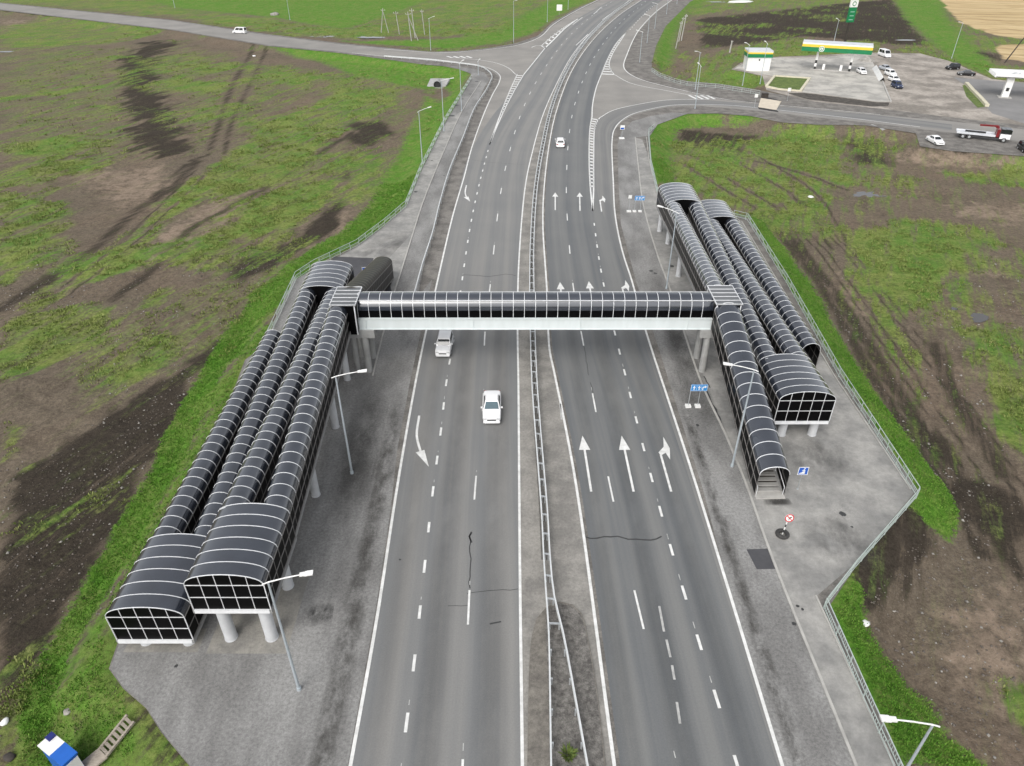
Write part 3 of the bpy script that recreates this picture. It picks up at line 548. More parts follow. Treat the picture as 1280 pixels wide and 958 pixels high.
for (a, m_, e) in (((524,520),(521,545),(526,566)), ((583,232),(581.5,241),(583,247))):
    A, B_, C_ = at(*a), at(*m_), at(*e); L = smooth([A, B_, C_], .4); mk.strip(L, .22, ZM); e2 = np.array(L[-1]); d = np.array(L[-1])-np.array(L[-3]); d /= np.linalg.norm(d); d = d*.9+np.array((.25,-.2)); d/=np.linalg.norm(d); n = np.array((-d[1], d[0]))
    mk.poly([tuple(e2+n*.42-d*.2), tuple(e2+d*2.2), tuple(e2-n*.42-d*.2)], ZM+.003)
struct(mk.build('road_markings', M['paint']))
for pts in ([(824,758),(830,790)], [(833,800),(838,822)], [(846,878),(850,905)], [(840,832),(843,850)], [(700,505),(702,525)]): wk.strip(ats(pts), .16, ZM)
struct(wk.build('worn_markings', M['paint_worn']))
ck = MB()
def crack(px, wd=.12):
    L = smooth(ats(px), .5); L = [np.array(p)+rng.normal(0, .05, 2) for p in L]; ck.strip(L, wd, .022)
crack([(730,671),(738,673),(755,672),(772,671),(785,674),(806,675),(822,674),(828,671)], .13); crack([(589,665),(588,690),(588,715),(586.5,735)], .08); crack([(589,666),(587,672),(589,678)], .14)
crack([(578,344),(600,345),(612,346),(632,343),(645,345)], .1); crack([(586,758),(560,757)], .04); crack([(584,742),(648,736)], .05); crack([(736,470),(733,452),(730,432)], .06); crack([(614,781),(628,778)], .12)
crack([(743,505),(741,490),(738,478)], .06); crack([(590,200),(610,203),(655,206)], .05); crack([(878,480),(884,492),(890,505),(900,525),(905,540)], .22); crack([(880,470),(888,485)], .12)
struct(ck.build('road_cracks', M['crack']))
st = MB()
for x, y, r in ((1053,643,.28),(872,532,.2),(840,333,.35),(220,833,.13),(500,700,.1),(1065,659,.12),(853,555,.1),(992,780,.16),(997,758,.13),(1003,762,.12),(814,339,.3),(819,342,.25),(555,220,.2),(520,240,.35),(540,201,.25),(596,102,.6),(588,118,.5),(578,124,.5),(571,132,.6),(565,145,.7)):
    cx, cy = at(x, y); st.poly([(cx+r*random.uniform(.7,1.2)*math.cos(k*math.pi/6), cy+r*random.uniform(.7,1.2)*math.sin(k*math.pi/6)) for k in range(12)], .021)
struct(st.build('oil_stains', M['crack']))
dm = MB()
MC = smooth(ats([(681,700),(677,620),(672.5,560),(668,480),(665.5,420),(664.7,360),(665,300),(670,232),(678.4,181.4),(689.2,134.4),(705.7,92.4),(732,50.4)]), 2)
for w_ in (.55,): dm.strip(MC, w_, .0125)
struct(dm.build('road_grit', M['dirt']))
def decal(name, Lp, Rp, z, colr, amt, sc_=.5, thr=.5):
    """thin film of grit, oil or rubber with ragged edges of its own, lying on the paving"""
    m = bpy.data.materials.new(name); m.use_nodes = True; t = m.node_tree; bs = t.nodes['Principled BSDF']; bs.inputs['Base Color'].default_value = (*colr, 1); bs.inputs['Roughness'].default_value = .9
    o = ribbon(name, m, Lp, Rp, z, 120); uv = N(t, 'ShaderNodeUVMap'); sx = N(t, 'ShaderNodeSeparateXYZ'); t.links.new(uv.outputs[0], sx.inputs[0]); wd = float(np.linalg.norm(np.array(Lp[0])-np.array(Rp[0])))
    u = N(t, 'ShaderNodeMath', operation='DIVIDE'); u.inputs[1].default_value = wd; t.links.new(sx.outputs[0], u.inputs[0]); u2 = N(t, 'ShaderNodeMath', operation='MULTIPLY'); u2.inputs[1].default_value = math.pi; t.links.new(u.outputs[0], u2.inputs[0])
    si = N(t, 'ShaderNodeMath', operation='SINE'); t.links.new(u2.outputs[0], si.inputs[0]); mp = N(t, 'ShaderNodeMapping'); mp.inputs['Scale'].default_value = (1, .45, 1); t.links.new(uv.outputs[0], mp.inputs[0])
    nz = N(t, 'ShaderNodeTexNoise', Scale=sc_, Detail=8, Roughness=.7); t.links.new(mp.outputs[0], nz.inputs['Vector']); mr = N(t, 'ShaderNodeMapRange'); mr.inputs[1].default_value = thr-.08; mr.inputs[2].default_value = thr+.14; t.links.new(nz.outputs[0], mr.inputs[0])
    p = N(t, 'ShaderNodeMath', operation='MULTIPLY'); t.links.new(si.outputs[0], p.inputs[0]); t.links.new(mr.outputs[0], p.inputs[1]); q = N(t, 'ShaderNodeMath', operation='MULTIPLY'); q.inputs[1].default_value = amt
    tot = max(l_.uv[1] for l_ in o.data.uv_layers[0].data); fd = min(14, tot*.4); f1 = N(t, 'ShaderNodeMapRange', interpolation_type='SMOOTHSTEP'); f1.inputs[2].default_value = fd; f2 = N(t, 'ShaderNodeMapRange', interpolation_type='SMOOTHSTEP'); f2.inputs[1].default_value = tot; f2.inputs[2].default_value = tot-fd
    t.links.new(sx.outputs[1], f1.inputs[0]); t.links.new(sx.outputs[1], f2.inputs[0]); ff = N(t, 'ShaderNodeMath', operation='MULTIPLY'); t.links.new(f1.outputs[0], ff.inputs[0]); t.links.new(f2.outputs[0], ff.inputs[1])
    pf = N(t, 'ShaderNodeMath', operation='MULTIPLY'); t.links.new(p.outputs[0], pf.inputs[0]); t.links.new(ff.outputs[0], pf.inputs[1]); t.links.new(pf.outputs[0], q.inputs[0]); t.links.new(q.outputs[0], bs.inputs['Alpha']); return o
decal('road_grit', [(-12.0,0),(-12.2,30),(-12.4,48),(-12.6,64)], [(-10.0,0),(-10.3,30),(-10.5,48),(-10.7,64)], .0135, (.06,.056,.05), .6, .8, .48)
decal('road_grit', [(16.3,0),(16.3,30),(16.5,48),(16.6,64)], [(17.5,0),(17.5,30),(17.7,48),(17.8,64)], .0135, (.05,.046,.04), .6, .9, .5)
decal('tyre_dust', [(-15.9,38),(-15.9,50),(-16.2,64)], [(-12.0,38),(-12.2,50),(-12.4,64)], .0145, (.06,.058,.055), .6, .25, .4)
decal('tyre_dust', [(17.0,46),(17.2,60),(17.4,90)], [(20.6,46),(20.4,60),(20.4,90)], .0145, (.06,.058,.055), .55, .25, .42)
for xa, xb, am in ((-9.2,-7.4,.14),(-6.4,-4.0,.24),(-2.7,-.1,.22)): decal('tyre_polish', [(xa,2),(xa+.05,40),(xa+.1,62),(xa+.1,88)], [(xb,2),(xb+.05,40),(xb+.1,62),(xb+.1,88)], .0205, (.07,.073,.076), am, .12, .42)
for xa, xb, am in ((6.3,8.0,.16),(9.2,11.4,.2),(12.9,15.0,.16)): decal('tyre_polish', [(xa,2),(xa-.1,40),(xa-.2,62),(xa-.3,88)], [(xb,2),(xb-.1,40),(xb-.2,62),(xb-.3,88)], .0205, (.05,.054,.058), am, .12, .42)
decal('oil_stain', [(-15.2,31.0),(-15.0,33.4)], [(-12.6,31.4),(-12.8,33.6)], .0155, (.03,.03,.03), .9, .6, .45)
decal('pale_stain', [(24.5,42),(26,46)], [(31,41),(33,45)], .0155, (.42,.41,.39), .55, .35, .52); decal('pale_stain', [(17.4,45),(17.4,50)], [(20.2,45),(20.2,50)], .0155, (.42,.41,.39), .5, .4, .5)
decal('damp_stain', [(22.5,36),(23,43)], [(29,36),(31,43)], .0165, (.09,.088,.084), .6, .3, .5); decal('damp_stain', [(23.5,46),(25,53)], [(31,46),(33.5,53)], .0165, (.09,.088,.084), .6, .3, .5); decal('damp_stain', [(21.0,43.2),(21.2,44.3)], [(23.6,43.2),(23.4,44.3)], .0168, (.05,.048,.044), .9, .8, .35)
decal('damp_stain', [(-25,92),(-18.5,104)], [(-18.5,88),(-14.6,104)], .0165, (.10,.096,.09), .5, .2, .5)
kb = MB()
for L, wd in ((ext0(ats(kr), 10), .18), (ats([(1019.6,745),(1118,958)]), .12), (ats([(1044,472),(1138,612)]), .1), (ats([(927,277),(1044,472)]), .1), (ats([(601.5,101.4),(577.7,139),(555,189),(530,250),(517,290),(500,344.5),(492.6,367),(472,445),(466,470)]), .16),
    (ats([(808,172),(812,203),(821,240)]), .12)): kb.strip(smooth(L, 1.5), wd, .002, .1)
struct(kb.build('kerb', M['kerb']))

# ---------------------------------------------------------------- covered footbridge, ramps and stairs
def tunnel(parent, name, p0, p1, w, hw, rise, pitch=1.14, ends=(False, False), cols=5, mats=None, wallrib='frame_dim', arch='frame', rw=.046, slab=True, mid=True, label=None, rows=2, purlin=False):
    gl, gw = mats or (M['glaze'], M['glaze_wall'])
    p0, p1 = Vector(p0), Vector(p1); h = Vector((p1.x-p0.x, p1.y-p0.y, 0)); L = h.length; d = h/L; n = Vector((d.y, -d.x, 0)); NA = 16
    fl = lambda s: p0.z + (p1.z-p0.z)*s/L
    prof = [(-w/2, 0), (-w/2, hw)] + [(-w/2*math.cos(math.pi*k/NA), hw+rise*math.sin(math.pi*k/NA)**.85) for k in range(1, NA)] + [(w/2, hw), (w/2, 0)]
    def pt(s, u, z): return Vector((p0.x, p0.y, fl(s))) + d*s + n*u + Vector((0,0,z))
    nb = max(1, round(L/pitch)); m = MB()
    for i in range(nb):
        a, b_ = L*i/nb, L*(i+1)/nb
        for k in range(len(prof)-1):
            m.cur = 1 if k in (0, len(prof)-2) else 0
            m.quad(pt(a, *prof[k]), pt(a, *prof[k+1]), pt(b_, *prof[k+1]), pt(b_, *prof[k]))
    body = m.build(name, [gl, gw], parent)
    bm = bmesh.new(); bm.from_mesh(body.data); bmesh.ops.remove_doubles(bm, verts=bm.verts, dist=.001); bmesh.ops.recalc_face_normals(bm, faces=bm.faces); bm.to_mesh(body.data); bm.free()
    body.data.polygons.foreach_set('use_smooth', [True]*len(body.data.polygons)); body.data.set_sharp_from_angle(angle=R(50))
    if label: body['label'] = label
    def out(k, e):
        a = prof[max(0, k-1)]; b_ = prof[min(len(prof)-1, k+1)]; t = Vector((b_[0]-a[0], b_[1]-a[1])).normalized(); return (prof[k][0]-t.y*e, prof[k][1]+t.x*e)
    r = MB()
    for i in range(nb+1):
        s = L*i/nb; wd = rw*(1.3 if i in (0, nb) else 1); a, b_ = s-wd/2, s+wd/2
        for k in range(len(prof)-1):
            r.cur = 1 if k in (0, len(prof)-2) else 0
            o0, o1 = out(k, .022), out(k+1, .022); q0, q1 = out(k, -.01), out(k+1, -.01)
            r.quad(pt(a,*o0), pt(a,*o1), pt(b_,*o1), pt(b_,*o0)); r.quad(pt(a,*q0), pt(a,*q1), pt(a,*o1), pt(a,*o0)); r.quad(pt(b_,*o0), pt(b_,*o1), pt(b_,*q1), pt(b_,*q0))
    r.cur = 1
    for u in (-w/2, w/2):
        for z in ([0.06, hw*.52, hw] if mid else [0.06] if purlin else [0.06, hw]):
            e = .022*(1 if u > 0 else -1); r.beam(pt(0, u+e, z), pt(L, u+e, z), .05, .06)
    if purlin:
        r.cur = 0
        for sg in (-1, 1): r.beam(pt(0, sg*(w/2*.74+.04), hw+rise*.714+.05), pt(L, sg*(w/2*.74+.04), hw+rise*.714+.05), .07, .07)
    r.build('rib_frame', [M[arch], M[wallrib]], body)
    if slab:
        sl = MB(); hwid = w/2+.06
        for za, zb in ((-.34, -.02),):
            c = [pt(s, u, z) for s in (-.05, L+.05) for u in (-hwid, hwid) for z in (za, zb)]
            for q in ((0,1,3,2),(4,6,7,5),(0,4,5,1),(2,3,7,6),(1,5,7,3),(0,2,6,4)): sl.quad(*[c[i] for i in q])
        sl.build('floor_slab', M['soffit'], body)
    for s, on, sg in ((0, ends[0], -1), (L, ends[1], 1)):
        if not on: continue
        e = MB(); ss = s - sg*.03; e.cur = 0
        P = [pt(ss, *q) for q in prof]; n0 = len(e.v); e.v += [tuple(q) for q in P]; e.f.append(tuple(range(n0, n0+len(P)))); e.mi.append(0)
        if on == 'plain': e.build('end_wall', [gw, M['frame']], body); continue
        e.cur = 1; f = ss + sg*.025
        for k in range(1, cols):
            u = -w/2 + w*k/cols; zt = hw + rise*math.sqrt(max(0, 1-(2*u/w)**2))**.85; e.beam(pt(f, u, 0), pt(f, u, zt-.03), .035, .04)
        for z in [hw*k/rows for k in range(1, rows)] + [hw]: e.beam(pt(f+sg*.004, -w/2, z), pt(f+sg*.004, w/2, z), .035, .045)
        for u in (-w/2, w/2): e.beam(pt(f+sg*.006, u, 0), pt(f+sg*.006, u, hw), .05, .06)
        e.beam(pt(s+sg*.06, -w/2*.97, -.14), pt(s+sg*.06, w/2*.97, -.14), .12, .3)
        e.build('end_wall', [gw, M['frame']], body)
    return body
def column(parent, x, y, top, r=.38, z0=0.0, m='column'):
    b = MB(); b.tube((x, y, z0-.05), (x, y, top), r, r, 20); b.tube((x, y, z0-.04), (x, y, z0+.07), r+.03, r+.03, 20)
    return b.build('column', M[m], parent, 40)
def cap(parent, x0, x1, y0, y1, z0, z1): b = MB(); b.box(x0, x1, y0, y1, z0, z1); return b.build('pier_cap', M['pier'], parent)

# left ramp: tubes A-D with three landings (built from bottom to top)
lr = thing('covered_ramp', 'long zigzag access ramp in black glazed tunnels left of the highway', 'ramp', (-21, 29.8, 0)); LO = Vector((-21, 29.8, 0))
def off(p, o): return tuple(Vector(p) - o)
xD, xC, xB, xA = -16.65, -19.6, -22.4, -25.4
tunnel(lr, 'glazed_tunnel', off((xD, 35.9, 4.0), LO), off((xD-.85, 62.9, 5.45), LO), 1.95, 2.1, .95)
tunnel(lr, 'glazed_tunnel', off((xC, 35.9, 4.0), LO), off((xC-.75, 73.2, 2.3), LO), 1.95, 2.1, .95)
tunnel(lr, 'glazed_tunnel', off((xB, 35.9, 1.0), LO), off((xB-1.05, 73.2, 2.3), LO), 1.95, 2.1, .95)
tunnel(lr, 'glazed_tunnel', off((xA+.05, 35.9, 1.0), LO), off((xA-.8, 67.3, .02), LO), 1.95, 2.1, .95)
tunnel(lr, 'glazed_landing', off((-18.1, 29.7, 4.0), LO), off((-18.1, 36, 4.0), LO), 5.0, 2.3, 1.0, 1.05, (True, 'plain'))
tunnel(lr, 'glazed_landing', off((-23.9, 29.6, 1.0), LO), off((-23.9, 36, 1.0), LO), 5.1, 2.3, 1.0, 1.07, (True, 'plain'))
tunnel(lr, 'glazed_landing', off((-21.9, 72.9, 2.3), LO), off((-22.0, 79.6, 2.3), LO), 5.1, 2.3, 1.0, 1.12, ('plain', True))
for x, y, t in ((-19.3,30.5,3.7),(-16.5,30.5,3.7),(-24.95,30.2,.7),(-22.05,30.2,.7),(-16.55,34.9,3.75),(-19.6,34.9,3.7),(-16.7,44.6,4.1),(-19.8,44.6,3.3),(-16.95,54,4.6),(-20.1,54,2.9),(-17.4,62.2,5.0),(-20.3,63,2.5),(-22.5,44,1.0),(-22.7,54,1.4),(-22.9,63,1.6),(-23.6,78.3,2.0),(-20.2,78.3,2.0),(-22.5,34.8,.7),(-25.3,34.8,.7)):
    column(lr, x-LO.x, y-LO.y, t, .42 if y < 36 else .36)
# upper corner lobby between ramp, stairs and span
def lobby(parent, x0, x1, y0, y1, z0, z1, o):
    b = MB(); b.box(x0-o.x, x1-o.x, y0-o.y, y1-o.y, z0, z1-.12); body = b.build('corner_lobby', M['glaze_wall'], parent)
    r = MB(); r.box(x0-.12-o.x, x1+.12-o.x, y0-.12-o.y, y1+.12-o.y, z1-.12, z1)
    r.build('lobby_roof', mat('lobby_roof_sheet', (.13,.135,.14), (.10,.105,.11), .5, .35), body)
    s = MB()
    for k in range(6): y = y0-.1+(y1-y0+.2)*k/5-o.y; s.box(x0-.13-o.x, x1+.13-o.x, y-.035, y+.035, z1-.01, z1+.035)
    for x in (x0-.12, x1+.12): s.box(x-.03-o.x, x+.03-o.x, y0-.12-o.y, y1+.12-o.y, z1-.1, z1+.03)
    for x in (x0, x1):
        for y in (y0, y1): s.box(x-.05-o.x, x+.05-o.x, y-.05-o.y, y+.05-o.y, z0, z1-.12)
    s.build('roof_seams', M['frame'], body); return body
lobby(lr, -18.05, -15.75, 62.8, 66.6, 5.1, 8.55, LO)
rr_ = thing('covered_ramp', 'long zigzag access ramp in black glazed tunnels right of the highway', 'ramp', (26.5, 52, 0)); RO = Vector((26.5, 52, 0))
tunnel(rr_, 'glazed_tunnel', off((21.6, 66.3, 5.45), RO), off((22.8, 97.2, 3.75), RO), 1.95, 2.1, .95)
tunnel(rr_, 'glazed_tunnel', off((25.2, 58.3, 2.1), RO), off((25.95, 97.2, 3.75), RO), 1.95, 2.1, .95)
tunnel(rr_, 'glazed_tunnel', off((28.25, 58.3, 2.1), RO), off((28.5, 97.2, 1.3), RO), 1.95, 2.1, .95)
tunnel(rr_, 'glazed_tunnel', off((31.85, 64.4, .02), RO), off((31.45, 97.2, 1.3), RO), 1.95, 2.1, .95)
tunnel(rr_, 'glazed_landing', off((26.75, 52.2, 2.1), RO), off((26.72, 58.6, 2.1), RO), 5.1, 2.3, 1.0, 1.07, (True, 'plain'))
tunnel(rr_, 'glazed_landing', off((24.35, 96.9, 3.75), RO), off((24.45, 104.0, 3.75), RO), 5.2, 2.3, 1.0, 1.2, ('plain', True))
tunnel(rr_, 'glazed_landing', off((30.0, 96.8, 1.3), RO), off((30.0, 103.6, 1.3), RO), 5.0, 2.3, 1.0, 1.2, ('plain', True))
lobby(rr_, 20.5, 22.85, 62.9, 66.8, 5.1, 8.6, RO)
for x, y, t in ((25.5,52.9,1.8),(28.4,52.9,1.8),(22.35,87,4.1),(22.9,97.9,3.7),(22.5,102.6,3.7),(22.0,76,4.7),(25.5,70,2.3),(25.6,84,2.9),(28.1,66,1.6),(28.1,84,1.2),(26,102.6,3.7),(25.5,62,2.0)): column(rr_, x-RO.x, y-RO.y, t, .40 if y < 60 else .34)
# stairs
def stairway(name, label, p_top, p_bot, w, ribs, mats, arch, wallrib, rw=.046):
    o = Vector((p_bot[0], p_bot[1], 0)); t = thing(name, label, 'staircase', tuple(o)); a, b_ = off(p_bot, o), off(p_top, o)
    tunnel(t, 'glazed_tunnel', a, b_, w, 2.3, .85, ribs, slab=False, mats=mats, arch=arch, wallrib=wallrib, rw=rw)
    a, b_ = Vector(a), Vector(b_); h = Vector((b_.x-a.x, b_.y-a.y, 0)); L = h.length; d = h/L; n = Vector((d.y,-d.x,0)); k = int((p_top[2]-p_bot[2])/.15); m = MB()
    for i in range(k):
        z = a.z+(i+1)*(b_.z-a.z)/(k+1); s = L*(i+.5)/k + .35; c = a+d*s+n*0; m.obox((c.x, c.y, z-.06), d*(L/k/2-.07), n*(w/2-.16), Vector((0,0,.06)))
    m.build('flight_of_steps', M['tread'], t)
    m = MB(); q0, q1 = a+d*.6+Vector((0,0,-.22)), b_+Vector((0,0,-.3)); m.quad(q0-n*(w/2-.1), q0+n*(w/2-.1), q1+n*(w/2-.1), q1-n*(w/2-.1)); m.quad(*[p-Vector((0,0,.08)) for p in (q0-n*(w/2-.1), q1-n*(w/2-.1), q1+n*(w/2-.1), q0+n*(w/2-.1))]); m.build('stair_gap_shade', M['darkwood'], t)  # dark sheet added below the treads so their gaps read as shade
    m = MB()
    for u in (-w/2+.12, w/2-.12):
        m.beam(a+n*u+Vector((0,0,.9)), b_+n*u+Vector((0,0,.9)), .05, .05)
        for i in range(9): q = a+(b_-a)*(i/8.0)+n*u; m.beam(q, q+Vector((0,0,.9)), .04, .04)
    m.build('handrail', M['frame'], t)
    m = MB(); m.obox((a.x, a.y, .045), d*.42, n*(w/2), Vector((0,0,.06))); m.build('bottom_step', M['kerb'], t)
    return t
stairway('covered_stairs', 'black glazed stair tunnel coming down towards the viewer right of the road', (21.6, 63, 5.5), (21.85, 44.5, .05), 2.5, 1.2, None, 'frame', 'frame_dim')
lst = stairway('covered_stairs', 'ribbed stair tunnel with painted-in brown reflections behind the left corner lobby', (-16.75, 66.5, 5.5), (-17.0, 86.2, .05), 2.4, 1.1, (M['ribbed'], M['glaze_wall']), 'rib_pale', 'frame_dim', rw=.09)
# span
sp = thing('footbridge', 'white girder footbridge with black glazed tunnel spanning the whole highway', 'footbridge', (2.5, 65.2, 0)); SO = Vector((2.5, 65.2, 0))
tunnel(sp, 'glazed_tunnel', off((-15.75, 65.2, 5.75), SO), off((20.55, 65.2, 5.75), SO), 2.5, 1.5, 1.32, 1.14, wallrib='frame', mid=False, purlin=True)
for y in (63.75, 66.65):
    b = MB(); b.box(-16.0-SO.x, 20.75-SO.x, y-.06-SO.y, y+.06-SO.y, 5.26, 6.42); b.box(-16.02-SO.x, 20.77-SO.x, y-.17-SO.y, y+.17-SO.y, 5.22, 5.28); b.box(-16.02-SO.x, 20.77-SO.x, y-.17-SO.y, y+.17-SO.y, 6.40, 6.46)
    for k in range(4): b.box(-15+11*k-SO.x, -14.96+11*k-SO.x, y-.15-SO.y, y+.15-SO.y, 5.28, 6.40)
    b.build('girder', M['girder'], sp)
b = MB(); b.box(-15.9-SO.x, 20.6-SO.x, 63.82-SO.y, 66.58-SO.y, 5.4, 5.68); b.build('deck', M['soffit'], sp)
for x0, x1, xs in ((-16.9, -14.2, (-15.35, )), (19.4, 21.2, (20.4,))):
    for y in (63.8, 66.5): cap(sp, x0-SO.x, x1-SO.x, y-.42-SO.y, y+.42-SO.y, 4.35, 5.2); column(sp, xs[0]-SO.x, y-SO.y, 4.35, .36, m='pier')
for y in (63.8, 66.5): column(sp, -16.6-SO.x, y+.3-SO.y, 4.35, .3, m='pier')

# ---------------------------------------------------------------- railings and crash barriers
def railing(label, pts, h=1.1, gap=2.0, inf=.22, group=None, zoff=0.0):
    L = smooth(pts, 1) if len(pts) < 3 else [np.array(p) for i in range(len(pts)-1) for p in smooth(pts[i:i+2], 1)[:-1]] + [np.array(pts[-1])]
    S = arclen(L); o = np.array(L[0]); t = thing('pedestrian_railing', label, 'railing', (o[0], o[1], zoff), group=group); n = max(1, int(S[-1]/gap)); r, b = MB(), MB()
    for i in range(len(L)-1):
        p, q = L[i]-o, L[i+1]-o
        for z in (h, h*.55, .16): r.beam((*p, z), (*q, z), .06 if z == h else .045, .05)
    r.build('rail', M['rail_green'], t); d = 0
    while d < S[-1]:
        p, _ = along(L, d, S); p = p-o
        if (d/gap) % 2 < 1: b.beam((*p, .18), (*p, h*.54), .028, .028)
        else: b.beam((*p, h*.56), (*p, h-.02), .028, .028)
        d += inf
    b.build('infill_bars', M['rail_green'], t)
    for i in range(min(n, 99)+1):
        p, _ = along(L, S[-1]*i/min(n, 99), S); p = p-o; m = MB(); m.beam((*p, -.05), (*p, h+.02), .06, .06); m.build('post', M['rail_green'], t)
    return t
zr = 1.1
railing('pale green railing along the left pavement beside the bright grass slope', ats([(330,422),(369,340),(392,325),(445,300),(480,274),(507,251),(526,205),(544,170),(555,148),(575,116),(589,94)], zr))
railing('pale railing running along the right pavement past the far ramp end', ats([(918,263),(935,267),(985,345),(1051,460),(1150,609)], zr))
railing('silver railing along the angled lower corner of the right pavement', ats([(1150,611),(1072,700),(1036,746)], zr), gap=2.0)
railing('pale railing beside the right footpath down to the lower frame edge', ats([(1034,748),(1082,855),(1129,958),(1150,1005)], zr))
railing('short pale railing curving round the right junction corner behind the ramps', ats([(818,155),(811,161),(811.5,171),(814,200),(823,238)], zr))
railing('pale green railing around the upper right junction corner', ats([(815,86),(824,92),(844,99.5),(860,103.5),(897,106),(935,112),(950,114.5)], .9), gap=2.4, inf=.5)
def w_beam(px, label, closed=False, posts=100, gap=2.0, double=None, d0=0, d1=0, w=.1):
    """steel crash barrier; double = second rail line sharing spacers"""
    A = ats(px, .75); A = ext0(A, d0) if d0 else A; A = ext1(A, d1) if d1 else A; A = smooth(A, 1.3); SA = arclen(A); o = A[0]
    t = thing('crash_barrier', label, 'crash barrier', (o[0], o[1], 0))
    lines = [A]
    if double is not None: B = ats(double, .75); B = ext0(B, d0) if d0 else B; B = ext1(B, d1) if d1 else B; B = smooth(B, 1.3); lines.append(B)
    for L in lines:
        m = MB(); L2 = [p-o for p in L]; m.strip(L2, w, .44, .1); m.strip(L2, w*.45, .54, .11); m.strip(L2, w, .65, .12); m.build('rail', M['rail_galv'], t)
    rest = MB(); k = 0; d = 1.0; SB = arclen(lines[-1])
    while d < SA[-1]:
        for L, S in ((lines[0], SA), (lines[-1], SB))[:len(lines)]:
            p, u = along(L, d*S[-1]/SA[-1], S); nrm = np.array((-u[1], u[0])); sg = 1 if L is lines[0] else -1
            p = p-o - nrm*.12*sg; m = MB() if k < posts else rest
            m.beam((*p, -.05), (*p, .72), .10, .12); m.beam((*(p-nrm*.02*sg), .62), (*(p+nrm*.10*sg), .62), .12, .14)
            if k < posts: m.build('post', M['galv'], t)
            k += 1
        if double is not None:
            p, _ = along(A, d, SA); q, _ = along(lines[-1], d*SB[-1]/SA[-1], SB)
            if np.linalg.norm(p-q) < 1.1: rest.beam((*(p-o), .70), (*(q-o), .70), .12, .09)
        d += gap
    if rest.v: r = rest.build('far_posts' if double is None else 'spacers', M['galv'], t); r['kind'] = 'stuff'
    return t
w_beam([(689,958),(686,790),(683,745),(680,700),(677,640),(672.5,580),(668.5,530),(665,480),(663,420),(662,360),(663,300),(668,232),(676.5,181.4),(687.5,134.4),(704,92.4),(730.5,50.4),(764,16.8),(788,0)],
    'double sided steel crash barrier along the centre of the highway', posts=100, gap=2.1, d0=8, d1=140,
    double=[(735,958),(719,870),(704,790),(693,745),(688,700),(684.5,640),(679.5,580),(675.3,530),(671.5,480),(669,420),(667.5,360),(667.5,300),(672,232),(680.3,181.4),(691,134.4),(707.5,92.4),(733.8,50.4),(767.5,16.8),(791,0)])
w_beam([(517.5,367),(528,329),(540.5,290),(549,255),(561.4,212.6),(579,170),(592.8,135),(608,111),(613,101),(615,95),(610,87.5),(598,81.5),(574,78),(540,74),(480,69.5)], 'steel crash barrier curving between the left footpath and the turn lane', gap=3.0, w=.12)

# ---------------------------------------------------------------- street lamps and poles
def lamp(base, ang, label, h=10.3, arm=1.75, z=0.0, group='street lamps along the roads', back=.35, nh=1):
    t = thing('street_lamp', label, 'street lamp', (base[0], base[1], z), ang, group)
    b = MB(); b.tube((0,0,-.05), (0,0,.25), .16, .15, 12); b.tube((0,0,.25), (0,0,h), .105, .06, 12); b.build('pole', M['lamp_pole'], t, 40)
    b = MB(); P = [(-back,0,h-.12),(0,0,h+.02),(arm*.55,0,h+.22),(arm,0,h+.33)]
    for p, q in zip(P[:-1], P[1:]): b.tube(p, q, .045, .04, 8)
    b.build('arm', M['white'], t, 50)
    b = MB(); b.obox((arm+.38,0,h+.38), (.36,0,.03), (0,.12,0), (0,0,.05)); b.obox((arm+.55,0,h+.40), (.22,0,.02), (0,.165,0), (0,0,.04)); hd = b.build('lamp_head', M['white'], t)
    b = MB(); b.obox((arm+.5,0,h+.318), (.26,0,.02), (0,.12,0), (0,0,.01)); b.build('lens', M['lens'], hd); return t
lamp(at(374,862), R(8), 'grey street lamp standing in front of the nearest left ramp landing')
lamp(at(440,592), R(6), 'grey street lamp beside the left ramp tunnels, arm over the apron')
lamp(at(915,583), R(172), 'grey street lamp crossing in front of the right stair tunnel')
lamp(at(833,361), R(150), 'grey street lamp standing in front of the upper right ramp tunnels')
lamp((at(1167,905,10.3)[0], at(1167,905,10.3)[1]), R(178), 'white headed street lamp in the bottom right corner above the grass', z=-.3, h=10.5)
lamp(at(528,204), R(40), 'street lamp on the left grass slope nearest the fence bend', h=9.5, arm=2)
lamp(at(555,164), R(15), 'street lamp on the left pavement beside the grassy culvert slope', h=10.3, arm=1.9)
lamp(at(577,139), R(60), 'street lamp at the left kerb below the curved crash barrier', h=10.6, arm=1.0)
lamp(at(538.5,63), R(50), 'street lamp on the far verge beside the wooden power poles', h=9.5, arm=1.8)
lamp(at(598,94), R(70), 'slim street lamp on the pavement inside the barrier curve', h=3.6, arm=.8)
lamp(at(642,54), R(-60), 'tall street lamp on the grass at the far left junction corner', h=13, arm=1.5)
lamp(at(684,27.5), R(-60), 'street lamp on the far verge right of the tall junction lamp', h=11, arm=1.5)
lamp(at(710,12), R(-60), 'street lamp on the far verge next to the small white board', h=11, arm=1.5)
for (px, py), l, h_ in (((799.5,78),'lowest on the screen',8.5), ((808.8,54),'second lowest on the screen',8.5), ((818.4,36),'third from the bottom',8.5), ((833,18),'second from the top',8.5), ((846,5),'topmost at the frame edge',8.5)):
    lamp(at(px, py), R(160), 'pale lamp in the row beside the far exit lane, ' + l, h=h_, arm=1.2)
lamp(at(869,112), R(200), 'white headed street lamp by the railing left of the station kiosk', h=9, arm=.9)
lamp(at(868.7,136), R(100), 'slim street lamp at the lower kerb of the right side road', h=9.5, arm=1.2)
lamp(at(928,107), R(120), 'leaning thin lamp on the grass left of the station kiosk', h=10, arm=1)
lamp(at(950,105), R(100), 'lamp on the grass in front of the white station kiosk', h=10, arm=1)
